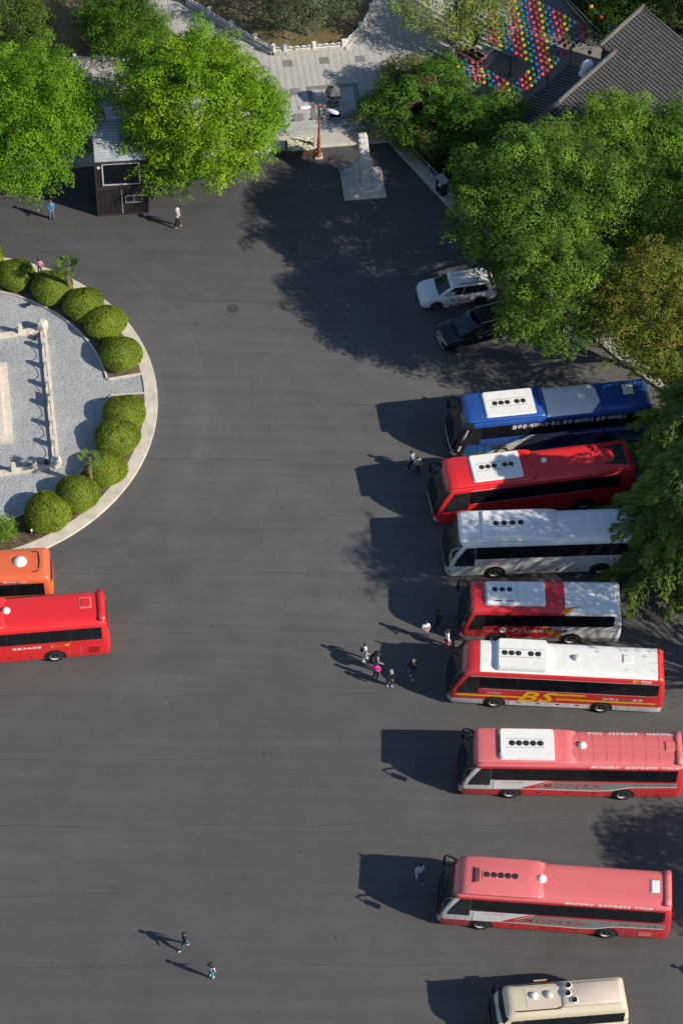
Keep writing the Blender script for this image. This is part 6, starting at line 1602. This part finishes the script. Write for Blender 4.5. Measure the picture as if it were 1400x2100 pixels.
# dark camellias and the wooded slope
tree('camellia_tree', 'dark glossy camellia at the corner of the steps with dry patches', (4.17, 33.18, 0.00), [(0, 0, 2.0, 2.3, 2.1, 1.8), (-1.8, -.4, 1.6, 1.6, 1.5, 1.5), (1.3, .6, 2.2, 2.0, 1.9, 1.9), (.6, -2.0, 1.3, 1.7, 1.4, 1.3), (-.2, 2.1, 2.1, 1.9, 1.6, 1.5), (1.4, 2.4, 2.0, 1.7, 1.6, 1.5), (1.8, -1.6, 1.7, 1.6, 1.5, 1.5)], 1500, 24, .24, .10, CAMEL, 29, .18, .9, mat=leaf_mat2)
tree('camellia_tree', 'dark green camellia between the steps corner and the lower lanterns', (9.39, 29.89, -0.00), [(0, 1.0, 2.5, 2.4, 1.8, 1.7), (1.5, 0.9, 2.3, 1.4, 1.4, 1.4), (-1.6, 0.6, 2.3, 1.7, 1.7, 1.9), (-0.4, -0.8, 1.6, 1.9, 1.6, 1.7)], 1000, 24, .24, .10, [(.075, .18, .018), (.065, .155, .018), (.09, .195, .02)], 30, .18, 1.4, mat=leaf_mat2)
tree('cherry_tree', 'big green cherry whose boughs hang over the white car', (12.61, 19.76, 0.00), [(0, -1.1, 7.8, 3.6, 3.4, 2.9), (-2.6, -1.7, 6.8, 2.5, 2.5, 2.3), (2.4, -0.5, 7.8, 2.8, 2.8, 2.6), (-0.6, -3.7, 6.4, 2.8, 2.4, 2.3), (0.4, 1.5, 8.2, 2.8, 2.3, 2.2), (-3.0, 0.7, 6.8, 2.0, 2.0, 2.0)], 2300, 24, .30, .11, CHERRY, 31, .3, 2.6, lean=(-1.03, 0.21))
tree('cherry_tree', 'green cherry reaching over the black minivan', (14.22, 16.53, 0.00), [(0, -2.2, 7.3, 2.7, 2.3, 2.1), (-1.5, -2.8, 6.4, 1.7, 1.6, 1.5), (1.4, -1.6, 7.7, 2.0, 2.0, 1.9), (-0.6, -0.9, 7.8, 2.3, 1.9, 1.9), (0.6, -3.9, 6.3, 1.8, 1.5, 1.3)], 1300, 24, .28, .105, CHERRY, 32, .22, 2.0, lean=(-1.68, -3.00))
tree('cherry_tree', 'light green cherry in front of the middle of the tiled roof', (16.51, 25.41, 0.00), [(0, 0, 6.6, 2.9, 2.6, 2.3), (-1.9, -.3, 5.9, 1.8, 1.8, 1.7), (1.8, .2, 6.2, 2.0, 2.0, 1.8), (.3, 1.2, 7.3, 2.0, 1.7, 1.5)], 1250, 24, .28, .105, [(.14, .265, .028), (.165, .285, .03), (.12, .235, .026)], 33, .24, 2.4)
tree('cherry_tree', 'light green cherry at the right edge below the tiled roof', (21.24, 24.64, 0.00), [(0, 0, 6.6, 2.6, 2.5, 2.3), (-1.4, -.8, 5.9, 1.8, 1.8, 1.7), (1.6, .4, 6.5, 2.2, 2.2, 2.0), (.4, 1.4, 7.4, 1.9, 1.6, 1.5)], 1150, 24, .28, .105, [(.13, .26, .028), (.16, .28, .03), (.11, .225, .026)], 34, .24, 2.4)
tree('cherry_tree', 'mid green cherry in the thick of the right-hand wood', (17.17, 20.85, 0.00), [(0, 0, 6.4, 3.4, 3.0, 2.5), (2.2, .4, 6.0, 2.6, 2.6, 2.3), (-1.8, 1.0, 6.2, 2.3, 2.3, 2.1), (.6, -1.6, 5.6, 2.6, 2.0, 2.0), (4.2, .6, 5.8, 2.2, 2.2, 2.0)], 1700, 24, .30, .11, CHERRY, 35, .26, 2.6)
tree('olive_brown_tree', 'yellowish brown-green tree at the right edge above the blue coach', (19.34, 11.50, -0.00), [(0, -1.2, 7.8, 3.2, 3.0, 2.6), (-1.9, -1.2, 7.5, 2.0, 2.0, 2.0), (2.2, -1.1, 7.3, 2.4, 2.4, 2.2), (0.4, -3.3, 6.4, 2.6, 1.9, 1.8), (0.4, 0.2, 8.7, 2.4, 1.9, 1.8), (3.6, -2.6, 6.5, 2.0, 2.0, 1.8), (2.4, -4.3, 5.4, 2.2, 1.6, 1.5)], 1750, 20, .30, .10, OLIVE, 36, .24, 2.2, mat=leaf_mat2, rb=.5, elong=1.4, lean=(-1.19, -0.05))
tree('evergreen_tree', 'dark tree behind the court at the top right', (18.08, 42.79, 0.66), [(0, 0, 2.6, 2.4, 2.2, 2.0), (2.6, .9, 2.8, 2.4, 2.4, 2.2), (-1.3, 1.2, 2.2, 1.8, 1.8, 1.6), (.6, 2.6, 3.0, 3.0, 2.0, 2.0), (-.2, -.9, 1.6, 1.3, 1.2, 1.2)], 1100, 22, .30, .11, DARKG, 37, .2, 1.5, mat=leaf_mat2)
tree('evergreen_tree', 'dark tree behind the far end of the tiled roof', (22.60, 42.63, 0.10), [(0, 0, 4.6, 2.8, 2.4, 2.4), (2.4, 0, 4.8, 2.4, 2.4, 2.4), (-1.8, .8, 4.2, 2.0, 2.0, 2.0)], 900, 22, .30, .11, [(.04, .075, .02), (.055, .085, .02), (.03, .06, .014)], 38, .2, 2.0, mat=leaf_mat2)
# wood going on beyond the right edge
for i, (p, sd, lab) in enumerate((((26.29, 17.21, 0.00), 39, 'green tree of the wood continuing past the right edge, upper'), ((28.72, 12.78, 0.00), 40, 'green tree of the wood continuing past the right edge, lower'))):
    tree('cherry_tree', lab, p, [(0, 0, 10.5, 3.6, 3.4, 3.0), (-2.4, 0, 9.4, 2.6, 2.6, 2.3), (2.2, .6, 9.8, 2.8, 2.8, 2.4)], 420, 20, .34, .12, CHERRY, sd, .26, 2.4, gap=1.5)

def cedar(label, loc, h, r0, seed, z0=1.2, nb=120, lean=(0, 0)):
    """drooping cedar: whorls of boughs carrying feathery sprays"""
    r = np.random.default_rng(seed); t = thing('cedar_tree', label, 'tree', loc, 0, 'trees round the car park')
    Vs, Ts = [], []; mb = MB()
    mb.tube([(0, 0, 0), (0, 0, h * .5), (lean[0], lean[1], h)], [.26, .18, .03], 9)
    for i in range(nb):
        u = (i + .5) / nb; z = z0 + (h - z0) * (1 - (1 - u) ** 1.15); az = i * 2.39996 + r.normal(0, .15); L = max(.5, r0 * (1 - u) ** .62 * r.uniform(.7, 1.15))
        d = np.array([np.cos(az), np.sin(az), 0.]); rise = r.uniform(.05, .25) * L
        n = int(30 + 56 * L); s = r.uniform(.12, 1, n) ** .8
        P = d * (s * L)[:, None]; P[:, 2] = z + rise * np.sin(s * 2.2) - .35 * L * s ** 2.2
        side = np.array([-d[1], d[0], 0.]); sw = r.normal(0, 1, n) * (.10 + .30 * (1 - np.abs(2 * s - .9))) * min(1.2, L * .4)
        P += side * sw[:, None]; P[:, 2] -= np.abs(sw) * .35 + np.abs(r.normal(0, .06, n))
        dirv = d * r.uniform(.5, 1.1, n)[:, None] + side * (np.sign(sw) * r.uniform(.1, .9, n))[:, None] + np.array([0, 0, -1.]) * r.uniform(.1, .55, n)[:, None]
        dirv /= np.linalg.norm(dirv, axis=1)[:, None]
        ac = np.cross(dirv, np.array([0, 0, 1.]) + r.normal(0, .35, (n, 3))); ac /= np.linalg.norm(ac, axis=1)[:, None]
        l = r.uniform(.14, .30, n)[:, None]; wd = l * r.uniform(.2, .34, n)[:, None]
        Vs.append(np.stack([P - dirv * l * .3, P + ac * wd, P + dirv * l, P - ac * wd], 1).reshape(-1, 3))
        base = np.array(CEDAR)[r.integers(0, 3)]
        young = (s > .78)[:, None] * np.array([.055, .06, .008])
        Ts.append((base + young) * r.uniform(.75, 1.25, (n, 1)))
        mb.tube([(0, 0, z), tuple(d * L * .5 + np.array([0, 0, z + rise * .85])), tuple(d * L * .95 + np.array([0, 0, z + rise * .8 - .3 * L]))], [.05, .035, .01], 4)
    V = np.concatenate(Vs); T_ = np.concatenate(Ts)
    place('crown', fast_mesh('crown', V, np.arange(len(V)).reshape(-1, 4), leaf_mat2, tint=np.clip(T_, .004, 1)), t); mb.build('trunk', m_bark, t)
cedar('big drooping cedar covering the rear of the white coach', (20.01, -2.93, 0.00), 11.0, 5.2, 51, 1.2, 420)
cedar('drooping cedar at the right edge behind the red and blue coaches', (21.10, 3.27, 0.00), 10.0, 4.4, 52, 2.6, 250)
# trees standing just outside the picture on the right, seen through their shadows
tree('leafy_tree', 'tall leafy tree past the right edge, shading the white coach', (24.27, -10.90, 0.00), [(0, 0, 11.5, 3.2, 3.0, 2.6), (-2.2, .4, 11.0, 2.2, 2.2, 2.0), (1.8, .6, 12.0, 2.4, 2.4, 2.0), (-.6, -1.8, 10.2, 2.0, 1.8, 1.8)], 700, 20, .34, .14, CHERRY, 56, .28, 5.0, nl=10)
tree('leafy_tree', 'leafy tree standing past the right edge near the faded coaches', (32.00, -28.22, -0.00), [(0, 0, 7.5, 3.2, 3.0, 2.6), (-2.2, .4, 7.0, 2.2, 2.2, 2.0), (1.8, .6, 8.0, 2.4, 2.4, 2.0)], 700, 20, .34, .14, CHERRY, 53, .26, 3.0)
tree('bare_tree', 'thin sparse tree past the right edge behind the mid-size coach', (27.95, -13.60, 0.00), [(0, 0, 8.0, 3.2, 3.2, 2.6), (-1.8, .6, 7.6, 2.4, 2.4, 2.2)], 90, 9, .3, .10, CHERRY, 54, .22, 3.2, nl=46)

# low planting: shrub on the island corner, undergrowth below the wood, grass on the bed
tree('small_shrub', 'light green shrub at the left edge of the island corner', (-20.05, -2.60, 0.15), [(0, 0, .6, .75, .75, .6), (.3, .2, .5, .5, .5, .5)], 130, 16, .12, .06, MAPLE[:3], 55, .03, .2, nl=6, group='low shrubs')
r = np.random.default_rng(61); N = 5000
a = r.uniform(-2.1, -1.0, N); rd = r.uniform(9.95, 11.85, N); p = np.stack([IC.x + rd * np.cos(a), IC.y + rd * np.sin(a), np.full(N, .15)], 1)
h_ = r.uniform(.05, .14, N); dx = r.normal(0, .04, (N, 2)); sd = r.normal(0, 1, (N, 2)); sd /= np.linalg.norm(sd, axis=1)[:, None]; sd *= .014
tp = p + np.stack([dx[:, 0], dx[:, 1], h_], 1); s3 = np.concatenate([sd, np.zeros((N, 1))], 1)
V = np.stack([p - s3, p + s3, tp + s3 * .3, tp - s3 * .3], 1).reshape(-1, 3)
pal = np.array([(.10, .13, .03), (.20, .18, .07), (.26, .20, .10)])[r.integers(0, 3, N)] * r.uniform(.7, 1.2, (N, 1))
stuff(tag(place('bed_grass', fast_mesh('bed_grass', V, np.arange(N * 4).reshape(-1, 4), leaf_mat2, tint=pal)), 'thin dry grass on the lower corner of the island bed', 'grass'))
def undergrowth(poly, N, z, label, seed, pal, size=.10, hh=.35):
    r = np.random.default_rng(seed); poly = np.array([q[:2] for q in poly]); lo, hi = poly.min(0), poly.max(0); pts = []
    q = r.uniform(lo, hi, (N * 3, 2)); ins = np.zeros(len(q), bool); j = len(poly) - 1
    for i in range(len(poly)):
        xi, yi = poly[i]; xj, yj = poly[j]
        ins ^= ((yi > q[:, 1]) != (yj > q[:, 1])) & (q[:, 0] < (xj - xi) * (q[:, 1] - yi) / (yj - yi + 1e-9) + xi); j = i
    q = q[ins][:N]; n = len(q); P = np.concatenate([q, z + np.abs(r.normal(0, hh, (n, 1)))], 1)
    Nr = np.array([0, 0, 1.]) + r.normal(0, .5, (n, 3)); Nr /= np.linalg.norm(Nr, axis=1)[:, None]
    V = leaf_quads(P, Nr, size, .6, r); tint = np.array(pal)[r.integers(0, len(pal), n)] * r.uniform(.6, 1.2, (n, 1))
    stuff(tag(place('undergrowth', fast_mesh('undergrowth', V, np.arange(n * 4).reshape(-1, 4), leaf_mat2, tint=tint)), label, 'undergrowth'))
undergrowth([(3.40, 31.19, -0.00), (8.32, 24.26, 0.00), (17.58, 13.13, 0.00), (21.52, 9.68, 0.00), (28.19, 9.95, 0.00), (29.55, 26.88, 0.00), (15.39, 26.26, 0.00), (11.63, 31.55, 0.00)], 26000, .1, 'dark leafy undergrowth beneath the wood', 62, DARKG)
undergrowth([(14.57, 45.92, 0.70), (17.14, 41.41, 0.70), (19.22, 42.70, 0.70), (20.37, 45.78, 0.70), (24.27, 42.44, 0.70), (25.77, 50.17, 0.70), (13.28, 49.58, 0.70)], 14000, .66, 'dark leafy ground cover behind the hall', 63, DARKG)
